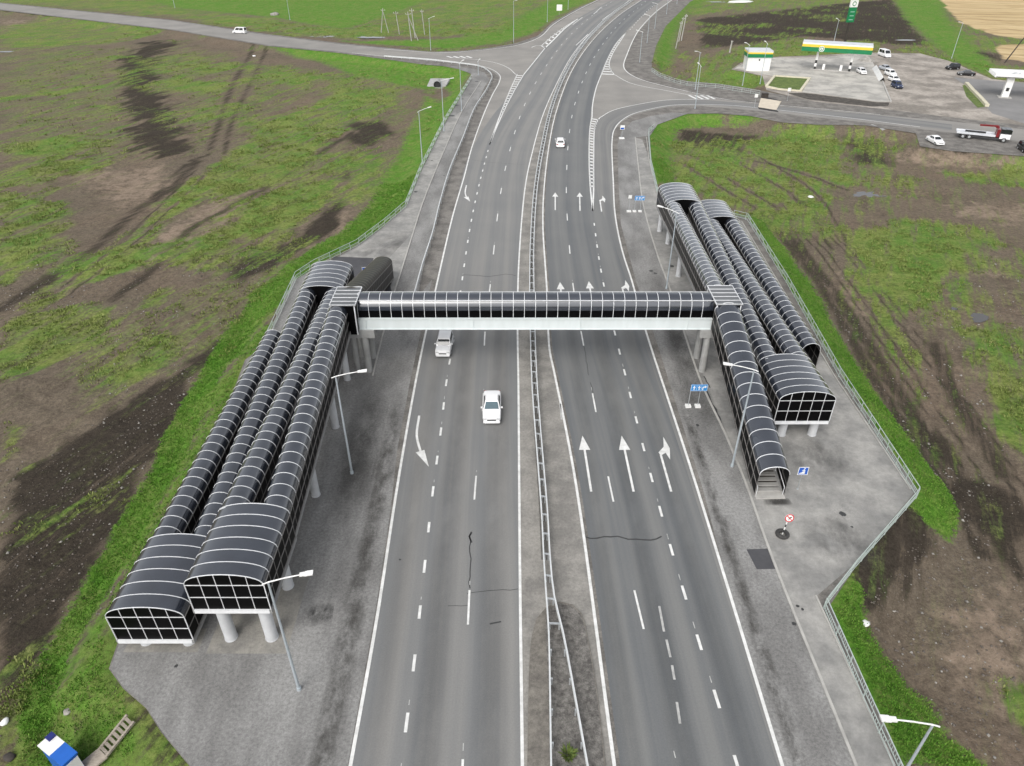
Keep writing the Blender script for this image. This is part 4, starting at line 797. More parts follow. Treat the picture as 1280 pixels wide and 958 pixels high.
lamp(at(1041,58), R(100), 'thin lamp standing behind the green and yellow canopy', h=8, arm=1)
lamp(at(1189.5,73), R(190), 'leaning lamp on the green verge above the two black cars', h=10, arm=.9)
lamp(at(362,22), R(100), 'pale lamp standing in the bright far left field', h=11, arm=1.2, z=-1)
lamp(at(218,7), R(80), 'pale lamp in the far left field by the frame top', h=11, arm=1.2, z=-1)
def pole(base, tops, label, group, m, r=.17, cross=None, brace=None):
    z = gz(*base); t = thing('utility_pole', label, 'utility pole', (*base, z), 0, group)
    b = MB(); b.tube((0,0,-.3), tops, r, r*.7, 9); b.build('mast', M[m], t, 40)
    if brace: b = MB(); b.tube((*brace, -.3), (tops[0], tops[1], tops[2]*.86), r*.9, r*.7, 9); b.build('brace', M[m], t, 40)
    if cross: b = MB(); b.beam((tops[0]-cross, tops[1], tops[2]*.92), (tops[0]+cross, tops[1], tops[2]*.92), .13, .13); b.build('crossarm', M[m], t); 
    b = MB()
    for s in (-1, 0, 1): b.tube((tops[0]+s*(cross or .3)*.9, tops[1], tops[2]*.93), (tops[0]+s*(cross or .3)*.9, tops[1], tops[2]*.93+.28), .06, .04, 7)
    b.build('insulator', M['white'], t); return t
G1 = 'power poles by the far left side road'
pole(at(476.4,41.5,-1), (1.5,0,8.6), 'A-shaped pale power pole, leftmost by the side road', G1, 'palepole', cross=.8, brace=(3.0,0))
pole(at(499.5,44,-1), (-.8,0,8), 'single pale power pole with a transformer box on it', G1, 'palepole', cross=.9)
pole(at(514.4,51,-1), (-.6,0,9.5), 'braced pale power pole in the middle of the group', G1, 'palepole', .2, 1.0, (2.4,1))
pole(at(519,48,-1), (-.7,.6,9.7), 'pale power pole directly right of the braced one', G1, 'palepole', .2, .8)
pole(at(531,44,-1), (-.6,0,8.6), 'plain pale power pole, nearest the street lamp', G1, 'palepole', .17, .6)
G2 = 'pale poles on the grass by the far exit road'
pole(at(844.7,60,-1), (1.0,.5,8.5), 'left pale leaning pole of three on the far grass', G2, 'palepole', .16, .5)
pole(at(848.5,51.5,-1), (.8,.5,8), 'middle pale leaning pole of three on the far grass', G2, 'palepole', .16, .5)
pole(at(851.5,51,-1), (.8,.3,8.6), 'right and thickest pale pole of three on the far grass', G2, 'palepole', .24, .5)
pole(at(912,65,-1), (.3,0,3.6), 'short white stub pole on dark soil beyond the kiosk', G2, 'palepole', .3)
pole(at(1256,77,-1), (4.2,0,9), 'dark leaning wooden pole at the straw field edge', 'wooden poles', 'darkwood', .2, .7)

# ---------------------------------------------------------------- signs
def disc(m, c, r, y, n=28, hole=0):
    P = [(c[0]+r*math.cos(2*math.pi*k/n), y, c[1]+r*math.sin(2*math.pi*k/n)) for k in range(n)]
    if not hole: m.quad(*P)
    else:
        Q = [(c[0]+hole*math.cos(2*math.pi*k/n), y, c[1]+hole*math.sin(2*math.pi*k/n)) for k in range(n)]
        for k in range(n): m.quad(P[k], P[(k+1)%n], Q[(k+1)%n], Q[k])
def flat(m, pts, y): m.quad(*[(p[0], y, p[1]) for p in pts])
def lane_sign(base, xs, x0, x1, z0, z1, label, tilt=0):
    t = thing('lane_sign', label, 'road sign', (*base, 0), tilt)
    for x in xs:
        b = MB(); b.tube((x,.05,.05), (x,.05,z1-.1), .035, .035, 8); b.build('post', M['galv'], t)
        b = MB(); b.obox((x,.05,.1), (.27,0,0), (0,.24,0), (0,0,.1)); b.build('concrete_base', M['white'], t)
    b = MB(); b.box(x0, x1, -.02, .02, z0, z1); p = b.build('panel', M['lblue'], t)
    m = MB(); w_ = x1-x0; y = -.026
    for a, c, d, e in ((x0+.02,x1-.02,z1-.05,z1-.02),(x0+.02,x1-.02,z0+.02,z0+.05),(x0+.02,x0+.05,z0+.05,z1-.05),(x1-.05,x1-.02,z0+.05,z1-.05)): flat(m, [(a,d),(c,d),(c,e),(a,e)], y)
    for k, u in enumerate((.2, .5, .76)):
        cx = x0+w_*u; zm = z1-.16
        if k < 2: flat(m, [(cx-.05,z0+.12),(cx+.05,z0+.12),(cx+.05,zm-.22),(cx-.05,zm-.22)], y); flat(m, [(cx-.15,zm-.22),(cx+.15,zm-.22),(cx,zm+.04)], y)
        else: flat(m, [(cx-.12,z0+.12),(cx-.02,z0+.12),(cx-.02,zm-.2),(cx-.12,zm-.14)], y); flat(m, [(cx-.12,zm-.14),(cx-.02,zm-.22),(cx+.12,zm-.16),(cx+.12,zm-.06),(cx,zm-.06)], y); flat(m, [(cx+.12,zm-.28),(cx+.3,zm-.1),(cx+.12,zm+.05)], y)
    for u in (.35, .63):
        for q in range(4): zz = z0+.12+q*(z1-z0-.24)/4; flat(m, [(x0+w_*u-.015,zz),(x0+w_*u+.015,zz),(x0+w_*u+.015,zz+.1),(x0+w_*u-.015,zz+.1)], y)
    m.build('arrows', M['white'], p); return t
X0, Y0 = at(860,509); lane_sign((X0, Y0), (0, .95), -.05, 1.6, 1.95, 2.72, 'blue three lane direction sign near the right stair tunnel')
X0, Y0 = at(793,265); lane_sign((X0, Y0), (0, .9), -.15, 1.45, 1.9, 2.65, 'far blue lane direction sign above the painted arrows')
def post_sign(base, size, zc, label, kind, z=0.0, foot=None, rz=0.0, name='pedestrian_sign'):
    t = thing(name, label, 'road sign', (*base, z), rz); s = size/2
    b = MB(); b.tube((0,.05,-.03), (0,.05,zc+s*.8), .035, .035, 8); b.tube((0,.05,-.02), (0,.05,.05), .12, .1, 10); b.build('post', M['galv'], t)
    if foot: b = MB(); b.obox((0,.05,.09), (foot,0,0), (0,foot*.8,0), (0,0,.09)); b.build('concrete_base', M['white'], t)
    b = MB(); b.box(-s, s, -.015, .015, zc-s, zc+s); p = b.build('panel', M['white'], t); m = MB(); k = MB()
    if kind == 'stairs':
        e = s*.88; flat(m, [(-e,zc-e),(e,zc-e),(e,zc+e),(-e,zc+e)], -.019); f = lambda a, c: (a*e, zc+c*e)
        for i in range(4): flat(k, [f(-.85+.32*i,-.8),(f(-.85+.32*(i+1),-.8)),f(-.85+.32*(i+1),-.8+.2*(i+1)),f(-.85+.32*i,-.8+.2*(i+1))], -.023)
        flat(k, [f(-.1,-.1),f(.12,-.16),f(.32,.5),f(.02,.55)], -.023); flat(k, [f(.1,-.1),f(.3,-.1),f(.5,.2),f(.3,.3)], -.023); flat(k, [f(-.35,.1),f(-.25,.02),f(.1,.4),f(.05,.52)], -.023)
        disc(k, f(.22,.74), e*.17, -.023, 14)
    elif kind == 'plate': flat(m, [(-s*.8,zc-s*.85),(s*.8,zc-s*.85),(s*.8,zc-s*.1),(-s*.8,zc-s*.1)], -.019)
    if m.v: m.build('blue_field', M['blue'], p)
    if k.v: k.build('pictogram', M['white'], p)
    return t
post_sign(at(997,612), .85, 2.1, 'square blue overpass sign on a post right of the stair entrance', 'stairs')
post_sign((-18.6, 82.6), .9, 2.9, 'square blue overpass sign standing behind the left far landing', 'stairs')
post_sign(at(777,173.5), .9, 2.3, 'small white and blue sign on a white foot at the right junction', 'plate', foot=.55, name='junction_sign')
post_sign(at(786,265), .55, 2.5, 'small pale sign on a thin post left of the far lane sign', 'plain', foot=.35, name='small_sign')
post_sign(at(699,17.5), 2.4, 2.6, 'white board on two thin legs on the far verge', 'plain', z=-.2, name='sign_board')
post_sign(at(943,134), .8, 2.6, 'small white sign on a post left of the raised crossing', 'plain', name='crossing_sign')
post_sign(at(984,126), .8, 2.6, 'small white sign on a post right of the raised crossing', 'plain', name='crossing_sign')
t = thing('temporary_sign', 'round red ringed no turn sign on a striped pole in a tyre', 'road sign', (*at(977.5,669.5), 0))
b = MB(); Rr, rr2 = .38, .17
prof = [(Rr+rr2*math.cos(a), .17+rr2*math.sin(a)) for a in [2*math.pi*k/12 for k in range(13)]]; b.lathe((0,0,0), prof, 28); b.build('tyre_base', M['tyre'], t, 60)
b = MB()
for k in range(6): b.cur = k % 2; b.tube((.0+.10*k/6,0,.05+.3*k), (.0+.10*(k+1)/6,0,.05+.3*(k+1)), .05, .05, 10)
b.build('striped_pole', [M['white'], M['black']], t)
b = MB(); b.lathe((0,0,0), [(0,0),(.36,0),(.36,.03),(0,.03)], 28); dn = b.build('disc', M['white'], t, 30); dn.location = (.12,-.08,2.02); dn.rotation_euler = (R(78),0,0)
b = MB(); m = [(math.cos(2*math.pi*k/28), math.sin(2*math.pi*k/28)) for k in range(28)]
for k in range(28): p, q = m[k], m[(k+1)%28]; b.quad((p[0]*.36,p[1]*.36,.036),(q[0]*.36,q[1]*.36,.036),(q[0]*.28,q[1]*.28,.036),(p[0]*.28,p[1]*.28,.036))
b.quad((-.22,.17,.037),(-.17,.22,.037),(.22,-.17,.037),(.17,-.22,.037)); b.build('red_ring', M['red'], dn)
b = MB(); b.quad((-.06,-.2,.034),(.0,-.2,.034),(.0,.02,.034),(-.06,.08,.034)); b.quad((-.06,.08,.034),(.0,.02,.034),(.09,.02,.034),(.09,.08,.034)); b.quad((.08,-.05,.034),(.2,.05,.034),(.08,.15,.034)); b.build('arrow', M['black'], dn)

# ---------------------------------------------------------------- vehicles (front points along local +y)
KINDS = dict(
 sedan=dict(L=4.55, W=1.76, H=1.44, prof=[(-.5,.55,.80),(-.485,.86,.90),(-.44,.95,.96),(-.30,.98,1),(0,.95,1),(.19,.95,1),(.30,.89,.99),(.42,.80,.95),(.475,.70,.88),(.5,.55,.78)], g=(-.31,.23), r=(-.17,.06), gw=.90, rw=.70),
 suv=dict(L=3.8, W=1.72, H=1.68, prof=[(-.5,.60,.88),(-.49,.98,.96),(-.44,1.04,1),(0,1.04,1),(.20,1.04,1),(.24,1.0,1),(.40,.97,.98),(.475,.93,.95),(.5,.6,.9)], g=(-.485,.22), r=(-.45,.10), gw=.94, rw=.80),
 van=dict(L=5.1, W=1.95, H=2.15, prof=[(-.5,.6,.9),(-.49,1.1,.98),(-.4,1.12,1),(0,1.12,1),(.28,1.12,1),(.34,1.05,.99),(.46,.92,.95),(.5,.6,.88)], g=(-.485,.36), r=(-.46,.20), gw=.95, rw=.84),
 hatch=dict(L=4.0, W=1.7, H=1.48, prof=[(-.5,.55,.85),(-.485,.93,.93),(-.42,.97,.98),(0,.95,1),(.2,.94,1),(.32,.88,.98),(.45,.76,.92),(.5,.55,.8)], g=(-.46,.25), r=(-.38,.06), gw=.91, rw=.74))
def car(kind, paint, loc, heading, label, glassm='glass', name='parked_car', cat='car', group=None, z=0.0, scale=1.0, rounded=False):
    K = KINDS[kind]; L, W, H = K['L'], K['W'], K['H']; t = thing(name, label, cat, (loc[0], loc[1], z), heading, group); t.scale = (scale,)*3
    b = MB(); secs = []
    for f, zt, wf in K['prof']:
        y, hw = f*L, W/2*wf; secs.append([(-hw*.93,y,.24),(-hw,y,.42),(-hw,y,zt*.72),(-hw*.975,y,zt-.09),(-hw*.88,y,zt-.005),(-hw*.4,y,zt+.02),(hw*.4,y,zt+.02),(hw*.88,y,zt-.005),(hw*.975,y,zt-.09),(hw,y,zt*.72),(hw,y,.42),(hw*.93,y,.24)])
    for A, B_ in zip(secs[:-1], secs[1:]):
        for k in range(12): b.quad(A[k], A[(k+1)%12], B_[(k+1)%12], B_[k])
    b.quad(*secs[0]); b.quad(*secs[-1][::-1])
    zb = .93 if kind == 'sedan' else max(p[1] for p in K['prof'])-.03
    (g0, g1), (r0, r1) = K['g'], K['r']; gw, rw = W/2*K['gw'], W/2*K['rw']
    base = [(-gw,g0*L,zb),(gw,g0*L,zb),(gw,g1*L,zb),(-gw,g1*L,zb)]; top = [(-rw,r0*L,H-.07),(rw,r0*L,H-.07),(rw,r1*L,H-.07),(-rw,r1*L,H-.07)]
    t2 = [(x*.88, (r0*L+r1*L)/2+(y-(r0*L+r1*L)/2)*.9, H) for x, y, _ in top]
    for k in range(4): b.quad(base[k], base[(k+1)%4], top[(k+1)%4], top[k]); b.quad(top[k], top[(k+1)%4], t2[(k+1)%4], t2[k])
    b.quad(*t2); body = b.build('body', M[paint], t)
    bm = bmesh.new(); bm.from_mesh(body.data); bmesh.ops.remove_doubles(bm, verts=bm.verts, dist=.002); bmesh.ops.recalc_face_normals(bm, faces=bm.faces); bm.to_mesh(body.data); bm.free()
    body.data.polygons.foreach_set('use_smooth', [True]*len(body.data.polygons)); body.data.set_sharp_from_angle(angle=R(38))
    def pane(nm, i, u0, u1, v0, v1, gm='glass'):
        B0, B1, T0, T1 = map(Vector, (base[i], base[(i+1)%4], top[i], top[(i+1)%4]))
        f = lambda u, v: (B0.lerp(B1, u)).lerp(T0.lerp(T1, u), v)
        nn = (B1-B0).cross(T0-B0).normalized(); cc = Vector((0,(g0+g1)/2*L,zb+.2)); nn = nn if nn.dot(f(.5,.5)-cc) > 0 else -nn
        q = [f(u0,v0)+nn*.012, f(u1,v0)+nn*.012, f(u1,v1)+nn*.012, f(u0,v1)+nn*.012]; m = MB(); m.quad(*q); m.quad(*[p-nn*.03 for p in q][::-1]); m.build(nm, M[gm], t)
    pane('windscreen', 2, .06, .94, .08, .93, glassm); pane('rear_window', 0, .08, .92, .14, .9)
    for i in (1, 3):
        a = (.10,.5,.53,.90) if i == 1 else (.10,.47,.5,.90)
        pane('side_window', i, a[0], a[1], .1, .9); pane('side_window', i, a[2], a[3], .1, .9)
        if kind == 'van': pass
    for x in (-1, 1):
        for f in (-.305, .315):
            m = MB(); m.tube((x*(W/2-.2), f*L, .31), (x*(W/2-.0), f*L, .31), .31, .31, 16); wl = m.build('wheel', M['tyre'], t); m = MB(); m.tube((x*(W/2-.02), f*L, .31), (x*(W/2+.012), f*L, .31), .19, .17, 12); m.build('rim', M['galv'], wl)
        yf = .478*L; zl = .66 if kind in ('sedan', 'hatch') else .75
        m = MB(); m.obox((x*W*.345, yf, zl), (.17,0,0), (0,.07,0), (0,0,.075)); m.build('headlight', M['lens'], t)
        m = MB(); m.obox((x*W*.36, -.486*L, .76), (.15,0,0), (0,.05,0), (0,0,.08)); m.build('tail_light', M['redlens'], t)
        m = MB(); m.obox((x*(W/2+.07), g1*L-.28, zb+.07), (.09,0,0), (0,.05,0), (0,0,.065)); m.build('wing_mirror', M[paint], t)
    m = MB(); m.obox((0, .493*L, .6), (W*.24,0,0), (0,.035,0), (0,0,.06)); m.build('grille', M['black'], t)
    for sg in (1, -1): m = MB(); m.obox((0, sg*.495*L, .37), (W*.44,0,0), (0,.05,0), (0,0,.08)); m.build('bumper', M['black' if paint != 'carwhite' else 'carwhite'], t)
    m = MB(); m.box(-W/2*.8, W/2*.8, -.44*L, .44*L, .16, .26); m.build('underbody', M['black'], t)
    return t
DN = math.pi
car('sedan', 'carwhite', at(615,514), DN+.01, 'white sedan driving towards the viewer in the inner lane', 'glass_blue', 'sedan_car', scale=1.03)
car('suv', 'carwhite', (at(556,436)[0], 68.2), DN-.03, 'boxy white off-roader coming out from under the footbridge', 'glass', 'off_road_car', scale=1.0)
car('hatch', 'carwhite', at(700,182), -.02, 'white car driving away alone on the far right carriageway', 'glass', 'hatchback_car', scale=1.05)
car('van', 'carwhite', at(300,42), R(78), 'white minibus on the far left side road', 'glass', 'minibus', 'minibus', scale=1.0)
gs = 'cars around the petrol station'
car('van', 'carwhite', at(1105,71), R(185), 'white van parked beyond the queue right of the canopy', 'glass', 'delivery_van', 'van', gs)
car('hatch', 'carwhite', at(1076.5,92), R(180), 'cream white car standing on the slab below the canopy', 'glass', 'parked_car', 'car', gs)
car('sedan', 'carsilver', at(1106,88), R(190), 'silver car at the back of the queue by the barrier', 'glass', 'parked_car', 'car', gs)
car('suv', 'carwhite', at(1112.5,95), R(188), 'white off-roader, second in the queue by the barrier', 'glass', 'parked_car', 'car', gs)
car('hatch', 'carwhite', at(1117,102), R(186), 'white hatchback queued just behind the dark blue car', 'glass', 'parked_car', 'car', gs)
car('suv', 'carblue', at(1120.5,110), R(182), 'dark blue off-roader at the front of the queue', 'glass', 'parked_car', 'car', gs)
car('suv', 'carblack', at(1190,87), R(98), 'black off-roader parked on the verge, left of the two', 'glass', 'parked_car', 'car', gs)
car('sedan', 'carblack', at(1207,94.5), R(75), 'black sedan parked on the verge, right of the two', 'glass', 'parked_car', 'car', gs)
car('sedan', 'carwhite', at(1168,179), R(183), 'white sedan parked on the dirt below the side road', 'glass', 'parked_car', 'car', gs)
car('suv', 'carblack', at(1280,189), R(170), 'dark car cut by the right frame edge near the truck', 'glass', 'parked_car', 'car', gs)
# flatbed truck
p0 = at(1195,171); p1 = at(1262,178); hd = math.atan2(p1[1]-p0[1], p1[0]-p0[0]); t = thing('flatbed_truck', 'flatbed lorry with white bed, red crane and dark cab', 'truck', ((p0[0]+p1[0])/2, (p0[1]+p1[1])/2, 0), hd, gs)
b = MB(); b.box(-5.2, 1.9, -1.25, 1.25, 1.05, 1.2); b.box(-5.2,1.9,-1.28,-1.22,1.0,1.4); b.box(-5.2,1.9,1.22,1.28,1.0,1.4); b.build('bed', M['roof_sheet'], t)
b = MB(); b.box(-3.6, .2, .05, .5, 1.22, 1.5); b.build('cargo_beam', M['black'], t)
b = MB(); b.box(-5.0, 4.4, -.5, .5, .65, 1.0); b.build('chassis', M['black'], t)
b = MB(); b.box(1.95, 2.5, -1.2, 1.2, 1.0, 2.5); b.box(1.7, 2.3, .5, 1.0, 2.4, 2.8); b.beam((2.1,.8,2.75), (-1.2,1.05,2.6), .3, .34); b.build('crane', M['carred'], t)
b = MB(); b.box(2.7, 4.6, -1.2, 1.2, .75, 1.7); cb = b.build('cab', M['carwhite'], t)
b = MB(); b.obox((3.55,0,2.15), (.85,0,0), (0,1.1,0), (0,0,.45)); b.build('cab_top', M['carblack'], cb)
b = MB(); b.obox((4.55,0,2.1), (.1,0,0), (0,1.05,0), (0,0,.4)); b.obox((3.7,-1.11,2.15), (.5,0,0), (0,.02,0), (0,0,.3)); b.obox((3.9,0,2.615), (.45,0,0), (0,.9,0), (0,0,.02)); b.build('cab_window', M['glass'], cb)
for x in (-3.9, -2.7, 3.6):
    for y in (-1, 1): b = MB(); b.tube((x, y*.85, .5), (x, y*1.2, .5), .5, .5, 16); wl = b.build('wheel', M['tyre'], t); b = MB(); b.tube((x, y*1.18, .5), (x, y*1.22, .5), .26, .24, 12); b.build('rim', M['galv'], wl)

# ---------------------------------------------------------------- petrol station
ax0, ax1 = np.array(at(1018,87)), np.array(at(1061,90)); rot = math.atan2(*(ax1-ax0)[::-1]); mid = (ax0+ax1)/2; span = float(np.linalg.norm(ax1-ax0))
t = thing('station_canopy', 'station canopy with green and yellow fascia on two striped posts', 'canopy', (*mid, 0), rot)
hx = 9.4; ys, yn = -2.4, 4.2
b = MB(); b.box(-hx, hx, ys+.06, yn, 5.3, 7.25); b.build('roof', M['roof_sheet'], t)
for z0, z1, m in ((5.2,6.35,'green'),(6.35,7.05,'yellow'),(7.05,7.4,'white')):
    b = MB(); b.box(-hx-.04, hx+.04, ys-.03, ys+.05, z0, z1); b.box(-hx-.05, -hx-.005, ys+.05, yn, z0, z1); b.box(hx+.005, hx+.05, ys+.05, yn, z0, z1); b.build('fascia_band', M[m], t)
b = MB(); disc(b, (-4.0,5.95), .75, ys-.05, 24); e = b.build('round_emblem', M['white'], t); b = MB(); disc(b, (-4.0,5.95), .6, ys-.056, 24, .42); flat(b, [(-4.25,5.75),(-3.75,5.75),(-4.0,6.2)], ys-.056); b.build('emblem_mark', M['green'], e)
for sx in (-1, 1):
    b = MB()
    for k in range(6): b.cur = 0 if k != 0 and k != 2 else 1; b.box(sx*span/2-.3, sx*span/2+.3, -.3, .3, k*.87 if k else 0, (k+1)*.87)
    b.build('striped_post', [M['white'], M['black']], t)
b = MB(); b.box(-span/2-1.2, span/2+1.2, -.7, .7, 0, .16); b.build('pump_island', M['kerb'], t)
for sx in (-.5, .5): b = MB(); b.box(sx*span*.5-.35, sx*span*.5+.35, -.25, .25, .16, 1.6); b.build('fuel_pump', M['white'], t)
kx0, kx1 = np.array(at(932.5,88.5)), np.array(at(961.5,89)); km = (kx0+kx1)/2; kw = float(np.linalg.norm(kx1-kx0))
t = thing('station_kiosk', 'white station kiosk with a green and yellow band', 'kiosk', (*km, 0), -.06)
b = MB(); b.box(-kw/2, kw/2, 0, 5, -.1, 3.6); b.build('wall', M['white'], t)
b = MB(); b.box(-kw/2-.25, kw/2+.25, -.25, 5.3, 5.25, 5.4); b.build('roof', M['roof_sheet'], t)
for z0, z1, m in ((3.6,4.55,'green'),(4.55,5.0,'yellow'),(5.0,5.25,'white')): b = MB(); b.box(-kw/2-.2, kw/2+.2, -.2, 5.2, z0, z1); b.build('fascia_band', M[m], t)
b = MB(); b.box(kw/2-.02, kw/2+.03, .8, 2.0, .1, 2.2); b.build('door', M['glass'], t); b = MB(); b.box(-.2, .15, -.04, .01, 2.7, 3.2); b.build('vent', M['black'], t); b = MB(); b.box(kw/2-.02, kw/2+.03, 2.6, 4.4, 1.0, 2.2); b.build('window', M['glass'], t)
t = thing('station_pylon', 'tall green and white price pylon on a dark leg', 'sign pylon', (*at(1056.5,51,-.8), -1.0), .15)
b = MB(); b.box(-.35,.35,-.25,.25,-.3,6.2); b.build('leg', M['darkwood'], t); b = MB(); b.box(-1.35,1.35,-.3,.3,6.2,11.0); pn = b.build('green_panel', M['green'], t); b = MB(); b.box(-1.4,1.4,-.33,.33,11.0,13.2); wp = b.build('white_panel', M['white'], t)
b = MB(); disc(b, (0,12.1), .75, -.345, 24, .5); b.build('emblem_ring', M['green'], wp)
b = MB()
for k in range(3): b.box(-.8,.8,-.33,-.305,6.9+1.25*k,7.2+1.25*k)
b.build('price_slots', mat('price_slot', (.25,.45,.33), (.2,.4,.3), 2), pn)
c0, c1, c2 = np.array(at(1244,96,5)), np.array(at(1240,79,5.6)), np.array(at(1300,99,5)); 
t = thing('station_canopy', 'white canopy of the second station at the right frame edge', 'canopy', (*c0, 0), math.atan2(*(c2-c0)[::-1]))
b = MB(); b.obox((9,3.4,5.3), (9,0,0), (0,3.4,0), (0,0,.45)); b.quad((-.02,0,4.85),(-.02,6.8,4.85),(-1.3,6.6,5.75),(-1.3,.4,5.75)); b.build('roof', M['white'], t)
b = MB(); b.box(.2,18,-.04,.0,4.9,5.05); b.build('painted_shadow_line', M['black'], t)  # black strip painted on as the shadow line of the canopy front
b = MB(); z = 5.765; b.quad((3.6,.8,z),(5.2,.8,z),(5.2,.95,z),(3.6,.95,z)); b.quad((3.8,1.0,z),(4.1,1.0,z),(5.2,2.2,z),(4.9,2.2,z)); b.quad((5.3,1.0,z),(5.5,1.0,z),(5.9,2.0,z),(5.7,2.0,z)); b.quad((4.3,1.9,z),(5.4,2.4,z),(5.4,2.55,z),(4.2,2.05,z)); b.build('roof_mark', mat('grey_mark', (.3,.32,.34)), t)
q = Vector((*at(1255,122),0)) ; q = t.matrix_basis.inverted() @ q
b = MB(); b.box(q.x-.8,q.x+.8,q.y-.5,q.y+.5,0,4.85); pl = b.build('pillar', M['white'], t); b = MB(); b.box(q.x-.35,q.x+.35,q.y-.53,q.y-.49,1.6,2.4); b.build('notice', M['black'], pl); b = MB(); b.box(q.x-1.5,q.x+1.5,q.y-1.1,q.y+1.1,0,.18); b.build('pump_island', M['kerb'], t)
def blocks(px, label, w, h, name='kerb_wall', m='kerb', cat='kerb wall'):
    L = smooth(ats(px), 1) if len(px) == 2 else [np.array(p) for p in ats(px)]; o = L[0]; t = tag(MB_strip([p-o for p in L], w, -.02, h).build(name, M[m], None, None, (o[0], o[1], 0)), label, cat); return t
def MB_strip(L, w, z, h): b = MB(); b.strip(L, w, z, h); return b
M['cream'] = mat('cream_kerb_paint', (.62,.58,.44), (.5,.47,.36), 1, .7)
blocks([(958,108.5),(968.5,95.6),(1012,98.5),(1000.5,114.5),(974,112.5),(958,109)], 'cream painted kerb around the weedy planter by the station', .7, .35, 'planter_kerb', 'cream', 'planter')
blocks([(1103,102),(1113.5,128)], 'thin pale kerb edging the station slab', .35, .25)
blocks([(1207.5,105.5),(1215,114),(1224,123),(1233.5,133.5)], 'thick cream kerb wall beside the grassy island', .9, .6, 'kerb_wall', 'cream')
blocks([(962,74),(1015,74.3),(1080,68)], 'pale low kerb along the back of the station slab', .5, .25, 'kerb_wall', 'kerb')
t = thing('barrier_wall', 'white slanted panel barrier beside the queue of cars', 'barrier', (*at(1098,94), 0), math.atan2(at(1103,102)[1]-at(1094,86)[1], at(1103,102)[0]-at(1094,86)[0]))
Lb_ = float(np.linalg.norm(np.array(at(1103,102))-np.array(at(1094,86))))
for k in range(4): b = MB(); x0 = -Lb_/2+k*Lb_/4; b.quad((x0+.04,-.8,.02),(x0+Lb_/4-.04,-.8,.02),(x0+Lb_/4-.04,.1,1.15),(x0+.04,.1,1.15)); b.quad((x0+.04,.1,1.15),(x0+Lb_/4-.04,.1,1.15),(x0+Lb_/4-.04,.8,.02),(x0+.04,.8,.02)); b.build('panel', M['white'], t)
cx, cy = at(1083,76); b = MB(); prof = [(2.6,-.02),(2.1,.35),(1.3,.9),(.5,1.35),(0.01,1.5)]; b.lathe((0,0,0), prof, 18); tag(b.build('gravel_pile', M['stone'], None, 50, (cx, cy, 0)), 'small grey gravel heap at the right end of the canopy', 'gravel heap')
# raised crossing on the right side road
c = [at(951,123.5), at(976.5,127.5), at(970,138.5), at(947.5,134.8)]; o = np.mean(np.array(c), 0)
t = thing('raised_crossing', 'pale raised slab across the right side road', 'speed table', (*o, 0))
def prism(b, P, z0, z1):
    n = len(P); b.quad(*[(p[0], p[1], z1) for p in P][::-1])
    for i in range(n): p, q = P[i], P[(i+1)%n]; b.quad((p[0],p[1],z0),(p[0],p[1],z1),(q[0],q[1],z1),(q[0],q[1],z0))
C4 = [np.array(p)-o for p in c]; b = MB(); prism(b, C4, .01, .16); b.build('slab', mat('pale_slab', (.62,.55,.44), (.52,.46,.37), .8, .8), t)
b = MB(); prism(b, [C4[3], C4[2], C4[2]*1.02+np.array((.1,-1.4)), C4[3]*1.02+np.array((-.1,-1.4))], .012, .13); prism(b, [C4[0]+np.array((1.5,1.2)), C4[1]+np.array((0,1.2)), C4[1], C4[0]], .012, .13); b.build('rubber_ramp', M['black'], t)
cx, cy = at(955.5,122.5); b = MB(); b.obox((0,0,.5), (.75,0,0), (0,.5,0), (0,0,.5)); b.obox((0,0,1.04), (.82,0,0), (0,.56,0), (0,0,.05)); tag(b.build('utility_box', M['darkwood'], None, None, (cx, cy, 0)), 'dark brown box beside the raised crossing', 'utility box')

# ---------------------------------------------------------------- culverts, cabin, wooden steps, litter
ox, oy = at(547,104,-1.0); t = thing('culvert', 'concrete culvert mouth set in the bright green slope', 'culvert', (ox, oy, 0), .0)
b = MB(); b.quad((-3.1,-2.0,-1.95),(2.1,-2.0,-1.95),(3.3,2.4,-.25),(-2.2,2.4,-.25)); b.quad((-3.1,-2.05,-2.2),(2.1,-2.05,-2.2),(2.1,-2.0,-1.95),(-3.1,-2.0,-1.95)); b.quad((2.1,-2.0,-1.95),(2.1,-2.05,-2.3),(3.4,2.4,-.8),(3.3,2.4,-.25)); b.build('headwall', M['pier'], t)
b = MB(); b.tube((0,-1.9,-1.15),(0,1.6,-1.05),1.0,1.0,20,False); b.lathe((0,0,0),[(0,0)],3); b.build('pipe', M['pier'], t); b = MB(); b.tube((0,-1.6,-1.15),(0,-1.55,-1.15),.93,.93,20); b.build('pipe_mouth', M['black'], t)
b = MB(); b.box(-3.0,1.9,-2.8,-2.3,-2.1,-1.75); b.build('sill', M['kerb'], t)
ox, oy = at(1098,165,-1); t = thing('culvert', 'round concrete pipe end below the right side road', 'culvert', (ox, oy, -1.2), R(20))
b = MB(); b.tube((0,-1.6,0),(0,2.5,.1),1.15,1.15,20,False); b.build('pipe', M['pier'], t); b = MB(); b.tube((0,-1.5,0),(0,-1.46,0),1.0,1.0,20); b.build('pipe_mouth', M['black'], t); b = MB(); b.lathe((0,0,0), [(1.0,0),(1.18,0)], 20); rg = b.build('rim', M['kerb'], t); rg.rotation_euler = (R(90),0,0); rg.location = (0,-1.61,0)
za = .7; A, B_, D_ = np.array(at(47,933,za)), np.array(at(65,915,za)), np.array(at(96,940,za)); vx = D_-B_; vy = B_-A; lx, ly = np.linalg.norm(vx), np.linalg.norm(vy); cc = (A+D_)/2
